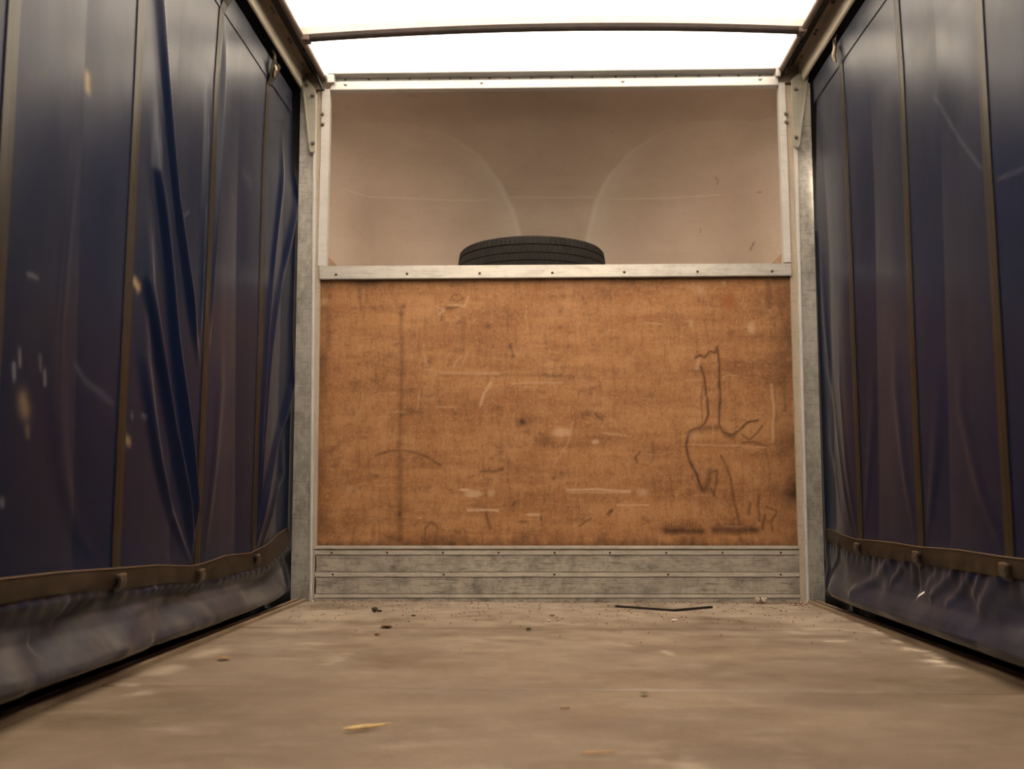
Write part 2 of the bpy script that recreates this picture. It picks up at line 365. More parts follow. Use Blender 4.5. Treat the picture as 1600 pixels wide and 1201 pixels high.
# ------------------------------------------------------------------ setting: floor
YR = -4.75                                            # rear edge of the load bed, behind the camera
def edge_x(y): return 1.022 + 0.028 * min(-y, 2.2)     # inner edge of the floor trim
fl = empty('floor'); tag(fl, kind='structure')
bm = bmesh.new(); box(bm, -1.20, 1.20, YR, 0.05, -0.20, -0.03); obj('subframe', bm, M['chassis'], fl)
seams = [0.0, -0.797, -1.772, -2.75, -3.73, YR]
for k, (a, b2) in enumerate(zip(seams[:-1], seams[1:])):
    nx, ny = 260, max(60, int((a - b2) / 0.008))
    xs, ys = np.linspace(-1, 1, nx), np.linspace(b2 + 0.004, a - 0.004, ny)
    U, V = np.meshgrid(xs, ys)
    ex = 1.022 + 0.028 * np.minimum(-V, 2.2) + 0.004
    X = U * ex
    Z = -0.001 * k + 0.0015 * (fbm(X + 5, V + 9, 3, 3) - 0.5)
    if k == 2: Z = Z + 0.005 * sstep((a - V) * -12 + 1) * np.exp(-((X + 0.5) / 0.5) ** 2)   # lifted lip left of the middle
    edge = np.minimum(a - V, V - b2)
    Z = Z - 0.006 * np.exp(-(edge / 0.007) ** 2)
    dust_light, dark = np.zeros_like(X), np.zeros_like(X)
    n1, n2 = fbm(X * 0.7 + 3, V * 1.5 + 20, 5, 5), fbm(X + 8, V + 11, 17, 9)
    rag = sstep((n1 * 0.55 + n2 * 0.45 - 0.44) * 7)
    for pts, w, s in [([(1290, 952), (1360, 975), (1430, 1010), (1475, 1035)], 0.055, 0.75),
                      ([(1262, 983), (1300, 982), (1345, 985)], 0.03, 0.5), ([(1210, 975), (1250, 990)], 0.05, 0.35),
                      ([(1290, 1001), (1350, 1000)], 0.02, 0.5), ([(950, 1000), (1000, 1012)], 0.04, 0.3),
                      ([(1030, 1012), (1050, 1022)], 0.02, 0.35), ([(350, 1010), (300, 1030), (250, 1050)], 0.05, 0.28),
                      ([(480, 1005), (560, 1020), (520, 1035)], 0.07, 0.25), ([(190, 1068), (235, 1072)], 0.02, 0.35), ([(215, 1082), (240, 1088)], 0.03, 0.25),
                      ([(1000, 1130), (1030, 1150)], 0.03, 0.2), ([(980, 1180), (1060, 1185), (1090, 1201)], 0.03, 0.2)]:
        P = [onZ(*p)[:2] for p in pts]; t = np.zeros_like(X); stroke(t, X, V, P, w, min(1, s * 1.3)); dust_light = np.maximum(dust_light, t * rag)
    dust_light = np.maximum(dust_light, 0.62 * np.exp(-(V / 1.25) ** 2) * np.clip(0.5 + 1.1 * (n1 - 0.5) + 0.9 * (n2 - 0.5), 0, 1))   # paler toward the bulkhead: light falloff painted in a dusty tone
    P = [onZ(*p)[:2] for p in [(500, 948), (570, 949), (640, 945)]]; t = np.zeros_like(X); stroke(t, X, V, P, 0.045, 0.55); dark = np.maximum(dark, t * (0.6 + 0.4 * n2))
    for q in [(1010, 948), (870, 952), (700, 948), (1180, 948), (1240, 952)]:
        blob(dark, X, V, onZ(*q)[:2], 0.12, 0.03, 0.25)
    for q, s in [((460, 1135), .35), ((560, 1178), .4), ((880, 1138), .35), ((73, 1131), .4), ((1550, 1070), .4), ((1318, 1026), .6), ((990, 1039), .6), ((600, 1042), .7), ((445, 1016), .6), ((320, 1150), .2)]:
        blob(dark, X, V, onZ(*q)[:2], 0.012, 0.012, s)
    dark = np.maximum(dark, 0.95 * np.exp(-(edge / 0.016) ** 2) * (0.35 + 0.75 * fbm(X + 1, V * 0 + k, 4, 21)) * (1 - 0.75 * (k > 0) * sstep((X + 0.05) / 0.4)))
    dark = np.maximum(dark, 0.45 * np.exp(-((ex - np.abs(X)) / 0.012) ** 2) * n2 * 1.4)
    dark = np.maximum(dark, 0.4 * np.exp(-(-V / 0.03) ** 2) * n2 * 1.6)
    grid('floor_panel', X, V, Z, M['floor'], fl, dict(dust_light=dust_light, dark=dark))
bm = bmesh.new(); box(bm, -1.03, 1.03, YR, 0.034, -0.03, -0.012); obj('floor_bed', bm, M['chassis'], fl)

# floor edge trims: an aluminium channel with an inner and an outer lip, dirt and rivets between them
for s, nm in ((-1, 'trim_1'), (1, 'trim_2')):
    tr = empty(nm); tag(tr, kind='structure')
    ys = [0.0, -0.5, -1.0, -1.6, -2.2, YR]
    def sweep(prof, name, mat):
        bm = bmesh.new()
        loft(bm, [[(s * (edge_x(y) + dx), y, z) for dx, z in prof] for y in ys])
        return obj(name, bm, mat, tr, smooth=True)
    sweep([(0.0, -0.012), (0.002, 0.010), (0.006, 0.013), (0.012, 0.012), (0.014, 0.004), (0.014, -0.012)], 'inner_lip', M['trim'])
    sweep([(0.014, -0.012), (0.014, 0.003), (0.036, 0.003), (0.036, -0.012)], 'channel', M['trim_dirt'])
    sweep([(0.036, -0.03), (0.036, 0.010), (0.040, 0.013), (0.046, 0.011), (0.048, -0.03)], 'outer_lip', M['trim'])
    heads('rivet', [(s * (edge_x(y) + 0.025), y, 0.003) for y in np.arange(-0.22, -3.2, -0.36)], (0, 0, 1), 0.007, 0.003, M['screw'], tr)

# ------------------------------------------------------------------ setting: roof sheet
def roof_z(x, y): return 2.272 + 0.03 * (1 - (x / 1.0) ** 2) * sstep(-y / 0.4)
ce = empty('ceiling'); tag(ce, kind='structure')
xs, ys = np.linspace(-1.012, 0.992, 30), np.linspace(YR, 0.03, 60)
U, V = np.meshgrid(xs, ys)
Zr = roof_z(np.clip((U + 0.01) / 1.0, -1, 1), V) + 0.006
grid('roof_sheet', U, V, Zr, M['roof'], ce)
xs, ys = np.linspace(-1.0, 0.98, 30), np.linspace(-0.445, -0.362, 4)
U, V = np.meshgrid(xs, ys)
grid('seam_band', U, V, roof_z(np.clip(U + 0.01, -1, 1), V) + 0.001, M['band'], ce)

# ------------------------------------------------------------------ setting: front bulkhead
wf = empty('wall_front'); tag(wf, kind='structure')
def lerp_x(z, zb, xb, zt, xt): return xb + (z - zb) / (zt - zb) * (xt - xb)
# plywood panel with its stains
nz, nx = 330, 560
c00, c10, c01, c11 = onY(492, 854), onY(1248, 854), onY(497.5, 434), onY(1238.5, 430)
uu, vv = np.linspace(0, 1, nx), np.linspace(0, 1, nz)
UU, VV = np.meshgrid(uu, vv)
X = (c00[0] * (1 - UU) + c10[0] * UU) * (1 - VV) + (c01[0] * (1 - UU) + c11[0] * UU) * VV
Zp = (c00[2] * (1 - UU) + c10[2] * UU) * (1 - VV) + (c01[2] * (1 - UU) + c11[2] * UU) * VV
wob = 0.006
Xj = X + wob * (fbm(X + 3, Zp + 3, 22, 31) - 0.5); Zj = Zp + wob * (fbm(X + 13, Zp + 7, 22, 41) - 0.5)
dark, light, rust = np.zeros_like(X), np.zeros_like(X), np.zeros_like(X)
PX = 1 / 380.0
def q(p): a = onY(*p); return (a[0], a[2])
def ln(out, pts, w, s): stroke(out, Xj, Zj, [q(p) for p in pts], w * 1.1 * PX, s * 0.98)
def bl(out, c, ru, rv, s, p=2.0): blob(out, Xj, Zj, q(c), ru * PX, rv * PX, s, p)
D, L_ = dark, light
ln(D, [(1087, 558), (1094, 554), (1102, 557), (1110, 548), (1118, 550), (1121, 540)], 1.9, .75)
ln(D, [(1121, 541), (1123, 555), (1124.5, 571), (1125, 598), (1127, 617), (1124, 642), (1124, 664), (1131, 675), (1146, 679), (1157, 672), (1168, 660), (1185, 656)], 1.9, .8)
ln(D, [(1128, 670), (1136, 678), (1147, 681)], 4, .5)
ln(D, [(1096, 572), (1100.6, 587), (1103, 606), (1106, 626), (1107.5, 648), (1102, 661), (1094, 668), (1085, 670), (1076, 675)], 1.9, .8)
ln(D, [(1100, 590), (1097, 620), (1098, 668)], 1.2, .45)
ln(D, [(1078, 676), (1088, 670), (1108, 668), (1125, 668)], 4.5, .45)
ln(D, [(1076, 676), (1073, 697), (1076, 714), (1083, 729), (1090, 741), (1094, 755), (1099, 766)], 2.2, .8)
ln(D, [(1095, 760), (1102, 765), (1107, 755), (1110, 735)], 4.5, .6)
ln(D, [(1112, 737), (1121, 735), (1121, 752), (1116, 774), (1112, 762)], 2.0, .7)
ln(D, [(1127, 712), (1137, 730), (1143, 750), (1147, 777), (1153, 805), (1158, 825)], 2.0, .6)
ln(D, [(1160, 678), (1171, 687), (1184, 676), (1193, 664)], 1.6, .6); ln(D, [(1162, 691), (1178, 690), (1201, 697)], 2, .55)
ln(D, [(1187, 774), (1185, 790), (1188, 812)], 2, .55); ln(D, [(1173, 786), (1171, 802)], 2.2, .6)
ln(D, [(1199, 792), (1215, 799), (1206, 815), (1208, 830)], 2.2, .6); ln(D, [(1196, 806), (1193, 826)], 3, .6)
ln(D, [(1197, 700), (1205, 740), (1202, 760)], 2, .35)
for (x0, x1, y) in [(1041, 1097, 829), (1117, 1157, 828), (1164, 1182, 827)]:
    ln(D, [(x0, y), (x1, y + 1)], 5.5, .8)
for k in range(34):
    x = 1041 + k * 4.2
    if x < 1098 or 1116 < x < 1182: ln(D, [(x, 822 - rng.random() * 6), (x, 832 + rng.random() * 4)], 1.3, .6)
bl(rust, (1140, 472), 13, 16, .8, 3); ln(rust, [(1142, 480), (1143, 500)], 7, .4)
ln(D, [(626, 488), (627, 560), (626, 650)], 3.5, .38); ln(D, [(625, 650), (624, 740), (624, 850)], 5, .38)
bl(D, (626, 490), 5, 7, .6); bl(D, (626, 648), 6, 6, .6); bl(D, (640, 642), 16, 5, .4); bl(D, (624, 803), 4, 8, .7); bl(D, (624, 843), 7, 14, .55)
bl(D, (572, 440), 22, 9, .55); bl(D, (585, 436), 14, 5, .6); ln(D, [(560, 446), (564, 482)], 3, .35); ln(D, [(572, 446), (573, 470)], 2, .3)
ln(D, [(510, 450), (511, 500), (512, 545)], 6, .38); bl(D, (514, 462), 4, 9, .5); bl(L_, (506, 470), 7, 6, .35)
ln(D, [(586, 711), (605, 704.5), (627, 702.6), (649, 707), (668, 713.6), (687, 726)], 2.0, .5)
bl(D, (816, 659), 9, 8, .85); bl(D, (826, 656), 14, 14, .35); ln(D, [(806, 664), (828, 654)], 3, .4); bl(D, (850, 687), 12, 10, .4); ln(D, [(843, 676), (852, 684), (850, 696)], 2, .5)
bl(D, (797, 540), 3, 5, .75); ln(D, [(797, 537), (800, 548), (802, 556)], 1.5, .6); bl(D, (802, 556), 3, 3, .7); bl(D, (762, 509), 5, 5, .5); bl(D, (875, 510), 2, 3, .5)
ln(D, [(699, 480.5), (716, 480)], 1.8, .7)
ln(D, [(703, 468), (708, 460), (718, 459), (724, 466), (716, 470), (706, 469)], 1.5, .42); ln(L_, [(700, 476), (726, 477), (732, 462)], 1.5, .5); ln(D, [(686, 482), (690, 490), (688, 500)], 1.4, .45); ln(L_, [(683, 478), (692, 484), (686, 490)], 2.5, .4)
ln(D, [(690, 585), (760, 586), (820, 585), (880, 587), (930, 590)], 3, .28); ln(D, [(850, 586), (876, 587)], 2.4, .5); ln(L_, [(690, 582), (780, 583)], 2.0, .3); ln(L_, [(800, 598), (880, 597)], 1.2, .35)
ln(L_, [(766, 598), (757, 612), (750, 632)], 2.2, .55); ln(L_, [(731, 547), (722, 570)], 1.2, .3); ln(L_, [(655, 610), (651, 640)], 1.0, .35)
bl(L_, (726, 764.5), 10, 2.6, .7, 6); bl(L_, (739, 771), 15, 6, .6, 6); bl(L_, (767, 770), 6, 6, .4, 4)
ln(L_, [(731, 797), (760, 796.5), (778, 797.5)], 1.8, .75); bl(L_, (833, 804), 12, 2.6, .65, 6)
ln(L_, [(887, 765), (930, 764), (984, 767)], 1.6, .7); ln(L_, [(890, 769), (984, 769)], 1.2, .4); bl(L_, (1003, 769), 9, 7, .4, 4); ln(L_, [(964, 789), (1014, 789)], 1.2, .45)
bl(L_, (878, 675), 16, 7, .5, 5); bl(L_, (931, 690), 6, 4, .6, 4); ln(L_, [(1074, 694), (1140, 696), (1200, 698)], .9, .35)
ln(L_, [(866, 725), (888, 690), (895, 660)], .9, .35); ln(L_, [(940, 675), (960, 678), (985, 682)], 1, .35)
ln(L_, [(1206, 600), (1210, 640), (1208, 690)], 1.6, .45); bl(L_, (1175, 511), 6, 10, .5, 4); bl(L_, (1080, 505), 3, 6, .5); bl(L_, (1094, 452), 7, 9, .3); bl(L_, (1132, 440), 4, 5, .4)
ln(L_, [(1092, 562), (1090, 575)], 3, .4); bl(L_, (1086, 680), 10, 8, .2)
ln(D, [(1000, 706), (994, 714), (996, 722)], 2, .55); ln(D, [(1020, 690), (1022, 710), (1018, 722)], 2, .4); ln(D, [(950, 803), (956, 797)], 2.6, .7); ln(D, [(905, 822), (923, 810)], 1.5, .6)
ln(D, [(931, 645), (937, 652), (941, 655)], 2, .55); ln(D, [(905, 612), (930, 604)], 3, .3)
ln(D, [(758, 795), (762, 812), (766, 825)], 2.4, .6); ln(D, [(800, 790), (806, 783)], 1.8, .5); bl(D, (818, 815), 8, 2.5, .6); bl(D, (846, 810), 2, 4, .6); bl(D, (866, 747), 2, 4, .6)
ln(D, [(663, 850), (664, 825), (674, 815.5), (683, 822), (682, 850)], 2, .5); bl(D, (674, 817), 8, 3, .5); bl(D, (690, 843), 12, 8, .5); ln(D, [(726, 850), (728, 835), (724, 826)], 1.8, .4); ln(D, [(706, 846), (712, 832), (720, 826)], 1.4, .3)
ln(D, [(752, 736), (765, 734), (772, 736), (786, 732)], 2.4, .55); bl(D, (612, 842), 16, 8, .45); bl(D, (600, 846), 30, 4, .35); bl(D, (550, 766), 4, 4, .5); bl(L_, (547, 764), 6, 5, .35)
bl(D, (507, 705), 8, 24, .35); bl(L_, (655, 809), 4, 1.4, .6); bl(D, (708, 850), 7, 2, .7)
ln(D, [(1201, 441), (1203, 477)], 6, .45); ln(D, [(1218, 440), (1222, 500)], 6, .4); ln(D, [(1227, 530), (1228, 640)], 5, .5); ln(D, [(1235, 620), (1240, 740)], 6, .4); ln(D, [(1238, 740), (1243, 840)], 6, .35)
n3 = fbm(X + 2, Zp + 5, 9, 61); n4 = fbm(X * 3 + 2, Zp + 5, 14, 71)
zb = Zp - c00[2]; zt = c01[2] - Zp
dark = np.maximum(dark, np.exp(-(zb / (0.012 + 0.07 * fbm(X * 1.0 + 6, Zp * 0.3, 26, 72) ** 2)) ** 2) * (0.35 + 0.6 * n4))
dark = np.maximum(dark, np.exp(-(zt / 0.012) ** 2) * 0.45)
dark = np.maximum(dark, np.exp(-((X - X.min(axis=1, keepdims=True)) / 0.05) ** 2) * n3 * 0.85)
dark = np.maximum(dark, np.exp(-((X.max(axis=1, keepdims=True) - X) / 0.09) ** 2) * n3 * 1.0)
for k in range(70):                                    # fine scratches
    x, y = 505 + rng.random() * 720, 470 + rng.random() * 370
    a = rng.choice([0.1, 1.5, 1.6, 1.2, 2.1, 0.0]); l = 8 + rng.random() * 26
    ln(L_ if rng.random() < .6 else D, [(x, y), (x + math.cos(a) * l, y + math.sin(a) * l)], .8, .18 + .2 * rng.random())
for k in range(60):
    bl(D, (505 + rng.random() * 730, 445 + rng.random() * 400), 1.5 + rng.random() * 3, 1.5 + rng.random() * 2, .2 + .3 * rng.random())
rough = 1.05 + 0.6 * (fbm(X + 9, Zp + 1, 60, 91) - 0.5)
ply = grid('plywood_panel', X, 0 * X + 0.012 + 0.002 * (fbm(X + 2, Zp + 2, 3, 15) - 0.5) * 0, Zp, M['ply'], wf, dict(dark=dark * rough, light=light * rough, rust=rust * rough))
bm = bmesh.new(); box(bm, -1.02, 1.02, 0.016, 0.034, 0.0, 1.37); obj('plywood_backing', bm, M['corner'], wf)

def wall_poly(name, pix, y0, y1, mat, parent, bevel=0.0):
    bm = bmesh.new(); prism(bm, [(onY(*p, y0)[0], onY(*p, y0)[2]) for p in pix], 1, y0, y1)
    return obj(name, bm, mat, parent, bevel=bevel)
# kick plate rows along the floor
wall_poly('kick_top_lip', [(492, 852.5), (1248, 852.5), (1248.2, 858), (492, 858)], -0.012, 0.012, M['alu_strip'], wf, 0.003)
s1 = wall_poly('rivet_strip', [(492, 859), (1248.2, 859), (1248.3, 866.5), (492, 866.5)], -0.006, 0.012, M['alu_strip'], wf, 0.001)
wall_poly('kick_panel', [(492, 867), (1248.4, 867), (1249, 893), (491.5, 893)], -0.002, 0.012, M['alu_kick'], wf, 0.001)
s2 = wall_poly('rivet_strip', [(491.5, 893.8), (1249, 893.8), (1249.3, 900.8), (491.3, 900.8)], -0.006, 0.012, M['alu_strip'], wf, 0.001)
wall_poly('kick_panel', [(491.2, 901.3), (1249.3, 901.3), (1250, 927.5), (490.6, 927.5)], -0.002, 0.012, M['alu_kick'], wf, 0.001)
wall_poly('kick_base_strip', [(490.6, 928.3), (1250, 928.3), (1250.2, 934), (490.4, 934)], -0.006, 0.012, M['alu_strip'], wf, 0.002)
wall_poly('kick_toe', [(490.4, 934.6), (1250.2, 934.6), (1250.4, 943), (490.2, 943)], -0.003, 0.012, M['alu_kick'], wf, 0.001)
heads('rivet', [tuple(onY(x, 863.3, -0.006)) for x in (518, 605, 692, 779, 866.5, 953, 1041, 1129, 1220)], (0, -1, 0), 0.0048, 0.0025, M['screw'], s1)
heads('rivet', [tuple(onY(x, 897.3, -0.006)) for x in (520, 693, 866, 1044, 1220)], (0, -1, 0), 0.0048, 0.0025, M['screw'], s2)
# middle rail capping the plywood
mrl = wall_poly('middle_rail', [(498.5, 415.5), (1236, 411), (1237, 430.3), (499, 436)], -0.014, 0.03, M['alu_rail'], wf, 0.002)
heads('screw', [tuple(onY(x, y, -0.014)) for x, y in ((525, 429), (636, 427.6), (749.5, 427), (863, 426), (975.5, 425), (1090, 424.2), (1206.5, 423.8))], (0, -1, 0), 0.006, 0.003, M['screw'], mrl)

# unseen rear doors, added closed to keep out daylight from behind
wr = tag(empty('wall_rear_added'), kind='structure')
for x0, x1 in ((-1.15, -0.002), (0.002, 1.15)):
    bm = bmesh.new(); box(bm, x0, x1, YR - 0.04, YR, -0.14, 2.30); obj('added_door_leaf', bm, M['shelf'], wr, bevel=0.004)
for x in (-0.6, -0.25, 0.25, 0.6):
    bm = bmesh.new(); tube(bm, [(x, YR + 0.02, 0.05), (x, YR + 0.02, 2.2)], 0.014); obj('added_lock_bar', bm, M['alu_rail'], wr, smooth=True)

# ------------------------------------------------------------------ corner posts
def post(s, face, lip, strip, flange, label):
    """each argument: (x bottom-outer, x bottom-inner, x top-outer, x top-inner) at z=0 and z=2.2"""
    t = tag(empty('corner_post', (s * 1.05, 0, 0)), label, 'post')
    def pl(name, q4, z0, z1, y0, y1, mat, bev=0.001):
        f = lambda a, b2, z: a + (b2 - a) * z / 2.2
        pts = [(f(q4[0], q4[2], z0), z0), (f(q4[1], q4[3], z0), z0), (f(q4[1], q4[3], z1), z1), (f(q4[0], q4[2], z1), z1)]
        bm = bmesh.new(); prism(bm, [(p[0] - s * 1.05, p[1]) for p in pts], 1, y0, y1)
        return obj(name, bm, mat, t, bevel=bev)
    pl('front_face', face, 0.0, 2.20, -0.022, 0.05, M['alu_post'])
    pl('bright_lip', lip, 0.0, 2.19, -0.030, 0.02, M['alu_white'], 0.003)
    pl('recessed_web', strip, 0.0, 2.20, -0.002, 0.03, M['tan_post'])
    bm = bmesh.new(); box(bm, s * 1.085 - s * 1.05, s * 1.215 - s * 1.05, 0.004, 0.05, -0.14, 2.245); obj('added_return', bm, M['black_void'], t)  # dark cover added outboard to stop daylight leaking past the post
    fo = pl('inner_flange', flange, 1.415, 2.21, -0.008, 0.03, M['alu_white'])
    return t, fo
M['tan_post'] = alu('tan_dusty_web', (0.50, 0.42, 0.33), (0.34, 0.26, 0.18), (1, 1, 0.3), 0.5, 0.55, 0.15)
pL, flL = post(-1, (-1.091, -1.011, -1.104, -1.046), (-1.011, -1.001, -1.047, -1.034), (-1.001, -0.990, -1.034, -1.010), (-1.012, -0.976, -1.013, -0.977),
               'dull aluminium corner post at the left end of the plywood bulkhead')
pR, flR = post(1, (1.096, 1.031, 1.110, 1.048), (1.031, 1.020, 1.050, 1.037), (1.020, 1.000, 1.037, 1.006), (1.009, 0.977, 1.008, 0.979),
               'dull aluminium corner post at the right end of the plywood bulkhead')
for t, fo, px in ((pL, flL, ((503.7, 178.7), (504.2, 194.4))), (pR, flR, ((1228, 178), (1228.6, 191)))):
    off = np.array(t.location)
    heads('bolt', [tuple(onY(*p, -0.008) - off) for p in px], (0, -1, 0), 0.0065, 0.010, M['bolt'], fo, hexbolt)

# ------------------------------------------------------------------ gusset brackets
def gusset(outline, fold, bolts, label):
    c = onY(*outline[0], -0.045)
    t = tag(empty('gusset_bracket', tuple(c)), label, 'bracket')
    bm = bmesh.new(); prism(bm, [(onY(*p, -0.045)[0] - c[0], onY(*p, -0.045)[2] - c[2]) for p in outline], 1, 0.0, 0.008); obj('plate', bm, M['gusset'], t, bevel=0.0015)
    bm = bmesh.new(); prism(bm, [(onY(*p, -0.052)[0] - c[0], onY(*p, -0.052)[2] - c[2]) for p in fold], 1, -0.008, 0.006); obj('folded_edge', bm, M['gusset'], t, bevel=0.002)
    heads('bolt', [tuple(onY(*p, -0.046) - c) for p in bolts], (0, -1, 0), 0.0065, 0.011, M['bolt'], t, hexbolt)
gusset([(469, 100), (474, 118), (489, 134), (493, 140), (491.5, 236), (489, 238.5), (485.5, 237.5), (483.8, 233), (472.5, 130)], [(470, 100), (473, 112), (473.5, 131), (485.2, 233), (487, 238), (485, 238.6), (482.8, 234), (471.3, 130)],
       [(479.7, 133), (476.7, 125.5), (489, 149.5), (489, 223.6)], 'tapered steel gusset bracket at the top of the left corner post')
gusset([(1266, 92), (1262.6, 118.6), (1249.5, 226), (1247, 230), (1241, 230), (1239.5, 228), (1236.5, 124), (1250, 112)], [(1267, 92), (1263.6, 118.6), (1250, 227), (1247.5, 231), (1245.5, 230), (1248, 226), (1261.6, 117)],
       [(1243, 139.3), (1244, 214.5), (1255, 122), (1258.5, 114.6)], 'tapered steel gusset bracket at the top of the right corner post')

# ------------------------------------------------------------------ header rail over the opening
hd = tag(empty('header_rail', (0, 0, 2.2)), 'white aluminium header rail across the front, under the bright roof sheet', 'rail')
zt_ = lambda px: None
def hx(x): return x
bm = bmesh.new()
prism(bm, [(-0.978, 0.004), (0.978, -0.003), (0.978, 0.036), (-0.965, 0.042)], 1, -0.012, 0.03); obj('face_plate', bm, M['alu_white'], hd, bevel=0.002)
bm = bmesh.new(); prism(bm, [(-0.955, 0.040), (0.965, 0.034), (0.965, 0.075), (-0.955, 0.08)], 1, 0.022, 0.04); web = obj('recessed_web', bm, M['alu_white'], hd)
bm = bmesh.new(); prism(bm, [(-0.985, 0.070), (0.985, 0.063), (0.985, 0.070), (-0.985, 0.077)], 1, -0.030, 0.03); obj('top_lip', bm, M['alu_white'], hd, bevel=0.0015)
for x0, x1 in ((-0.985, -0.955), (0.965, 0.985)):
    bm = bmesh.new(); box(bm, x0, x1, -0.03, 0.03, 0.03, 0.068); obj('end_block', bm, M['alu_white'], hd, bevel=0.002)
heads('screw', [tuple(onY(x, y, -0.012) - np.array([0, 0, 2.2])) for x, y in ((540, 131.5), (752.5, 128.5), (973, 126.3), (1187.5, 123))], (0, -1, 0), 0.0085, 0.006, M['bright_bolt'], hd)
heads('rivet', [tuple(onY(x, 124.6 - (x - 540) * 0.0105, 0.022) - np.array([0, 0, 2.2])) for x in (540, 576, 606, 640, 671, 703, 735, 765, 796, 830, 862, 894, 925, 962, 992, 1025, 1056, 1092, 1124, 1154, 1187)], (0, -1, 0), 0.005, 0.006, M['bolt'], web)

# ------------------------------------------------------------------ side rails along the roof edges
def side_rail(s, label):
    cx = -0.01
    t = tag(empty('side_rail', (cx + s * 1.065, 0, 2.2)), label, 'rail')
    ox = s * 1.065
    def sw(name, prof, mat, y0=-0.002, y1=YR, smooth=False, par=None):
        bm = bmesh.new(); prism(bm, [(s * x - ox, z - 2.2) for x, z in prof], 1, y0, y1)
        return obj(name, bm, mat, t, smooth=smooth)
    sw('inner_face', [(1.082, 2.204), (1.088, 2.201), (1.094, 2.205), (1.094, 2.30), (1.080, 2.30), (1.080, 2.208)], M['cream'])
    led = sw('ledge', [(1.080, 2.286), (1.054, 2.288), (1.054, 2.30), (1.080, 2.30)], M['tan_ledge'])
    sw('groove_shade', [(1.054, 2.290), (1.054, 2.306), (0.998, 2.306), (0.998, 2.272)], M['black_rubber'])  # flat black strip standing in for the shaded recess
    sw('roof_bead', [(0.998 + 0.0125 * math.cos(a), 2.262 + 0.011 * math.sin(a)) for a in np.linspace(0, 2 * math.pi, 14)[:-1]], M['bead'], smooth=True)
    sw('top_cap', [(1.00, 2.306), (1.22, 2.300), (1.22, 2.325), (1.00, 2.318)], M['chassis'], 0.06)
    sw('curtain_track', [(1.094, 2.245), (1.20, 2.245), (1.20, 2.30), (1.094, 2.30)], M['black_void'], 0.06)
    bm = bmesh.new(); box(bm, min(s * 0.985, s * 1.10) - ox, max(s * 0.985, s * 1.10) - ox, 0.0, 0.045, 0.012, 0.11); obj('end_cap', bm, M['tan_ledge'], t)
    heads('bolt', [(s * 1.066 - ox, y, 0.087) for y in (-0.10, -0.30, -0.33, -0.55, -0.58, -0.80, -0.83)], (0, 0, -1), 0.006, 0.010, M['bolt'], led, hexbolt)
    bm = bmesh.new()
    tube(bm, [(s * 1.025 - ox, -0.25, 0.075), (s * 1.020 - ox, -0.08, 0.065), (s * 1.007 - ox, -0.045, 0.028), (s * 0.996 - ox, -0.035, 0.004), (s * 0.992 - ox, -0.034, -0.008)] if s < 0 else
             [(s * 1.025 - ox, -0.25, 0.075), (s * 1.022 - ox, -0.08, 0.065), (s * 1.018 - ox, -0.035, 0.04)], [0.006, 0.006, 0.006, 0.007, 0.009][:5 if s < 0 else 3])
    obj('rubber_seal', bm, M['black_rubber'], t, smooth=True)
    return t
side_rail(-1, 'long cream roof side rail above the left curtain')
side_rail(1, 'long cream roof side rail above the right curtain')

# ------------------------------------------------------------------ roof bow
bw = tag(empty('roof_bow', (0, -0.385, 2.27)), 'dark arched roof bow crossing under the bright roof sheet', 'roof bow')
bm = bmesh.new()
xs = np.linspace(-1.0, 0.98, 33)
rings = []
for x in xs:
    z = roof_z(min(1, max(-1, x + 0.01)), -0.4) - 2.27 - 0.009
    rings.append([(x, 0.016 * math.cos(a), z - 0.006 + 0.016 * math.sin(a)) for a in np.linspace(0, 2 * math.pi, 12)[:-1]])
loft(bm, rings); obj('tube', bm, M['bow'], bw, smooth=True)
for s in (-1, 1):
    bm = bmesh.new(); box(bm, s * 0.985 - 0.02, s * 0.985 + 0.012, -0.024, 0.024, -0.028, -0.008); pl_ = obj('end_plate', bm, M['bead'], bw, bevel=0.002)
    heads('screw', [(s * 0.985 - 0.004, -0.014, -0.028), (s * 0.985 - 0.004, 0.014, -0.028)], (0, 0, -1), 0.005, 0.003, M['screw'], pl_)

# ------------------------------------------------------------------ overhead shell (fibreglass nose over the cab) and its shelf
zk = np.array([1.34, 1.45, 1.60, 1.75, 1.90, 2.02, 2.12, 2.20, 2.255, 2.29]); yk = np.array([0.97, 0.955, 0.91, 0.83, 0.71, 0.57, 0.41, 0.24, 0.09, -0.02])
zf = np.linspace(1.34, 2.29, 400); yf = np.interp(zf, zk, yk)
kern = np.hanning(61); kern /= kern.sum()
yf = np.convolve(np.pad(yf, 30, mode='reflect', reflect_type='odd'), kern, 'valid')
Yc = lambda z: np.interp(z, zf, yf)
def on_shell(px, py):
    d = ray(px, py); lo, hi = 4.03 / d[1], 5.2 / d[1]
    for _ in range(40):
        mdl = (lo + hi) / 2; P = CAM + mdl * d
        if P[1] < Yc(min(P[2], 2.29)) and P[2] < 2.29: lo = mdl
        else: hi = mdl
    return CAM + lo * d
arcL = [on_shell(*p) for p in [(560, 192), (643, 196), (705, 214), (746, 243), (779, 284), (800, 326), (812, 367), (818, 400)]]
arcR = [on_shell(*p) for p in [(1150, 190), (1076, 193), (1035, 206), (985, 239), (952, 276), (932, 313), (919, 367), (914, 400)]]
nx, nz = 420, 300
U, V = np.meshgrid(np.linspace(-1.16, 1.16, nx), np.linspace(1.34, 2.288, nz))
Y = Yc(V)
lightm, darkm = np.zeros_like(U), np.zeros_like(U)
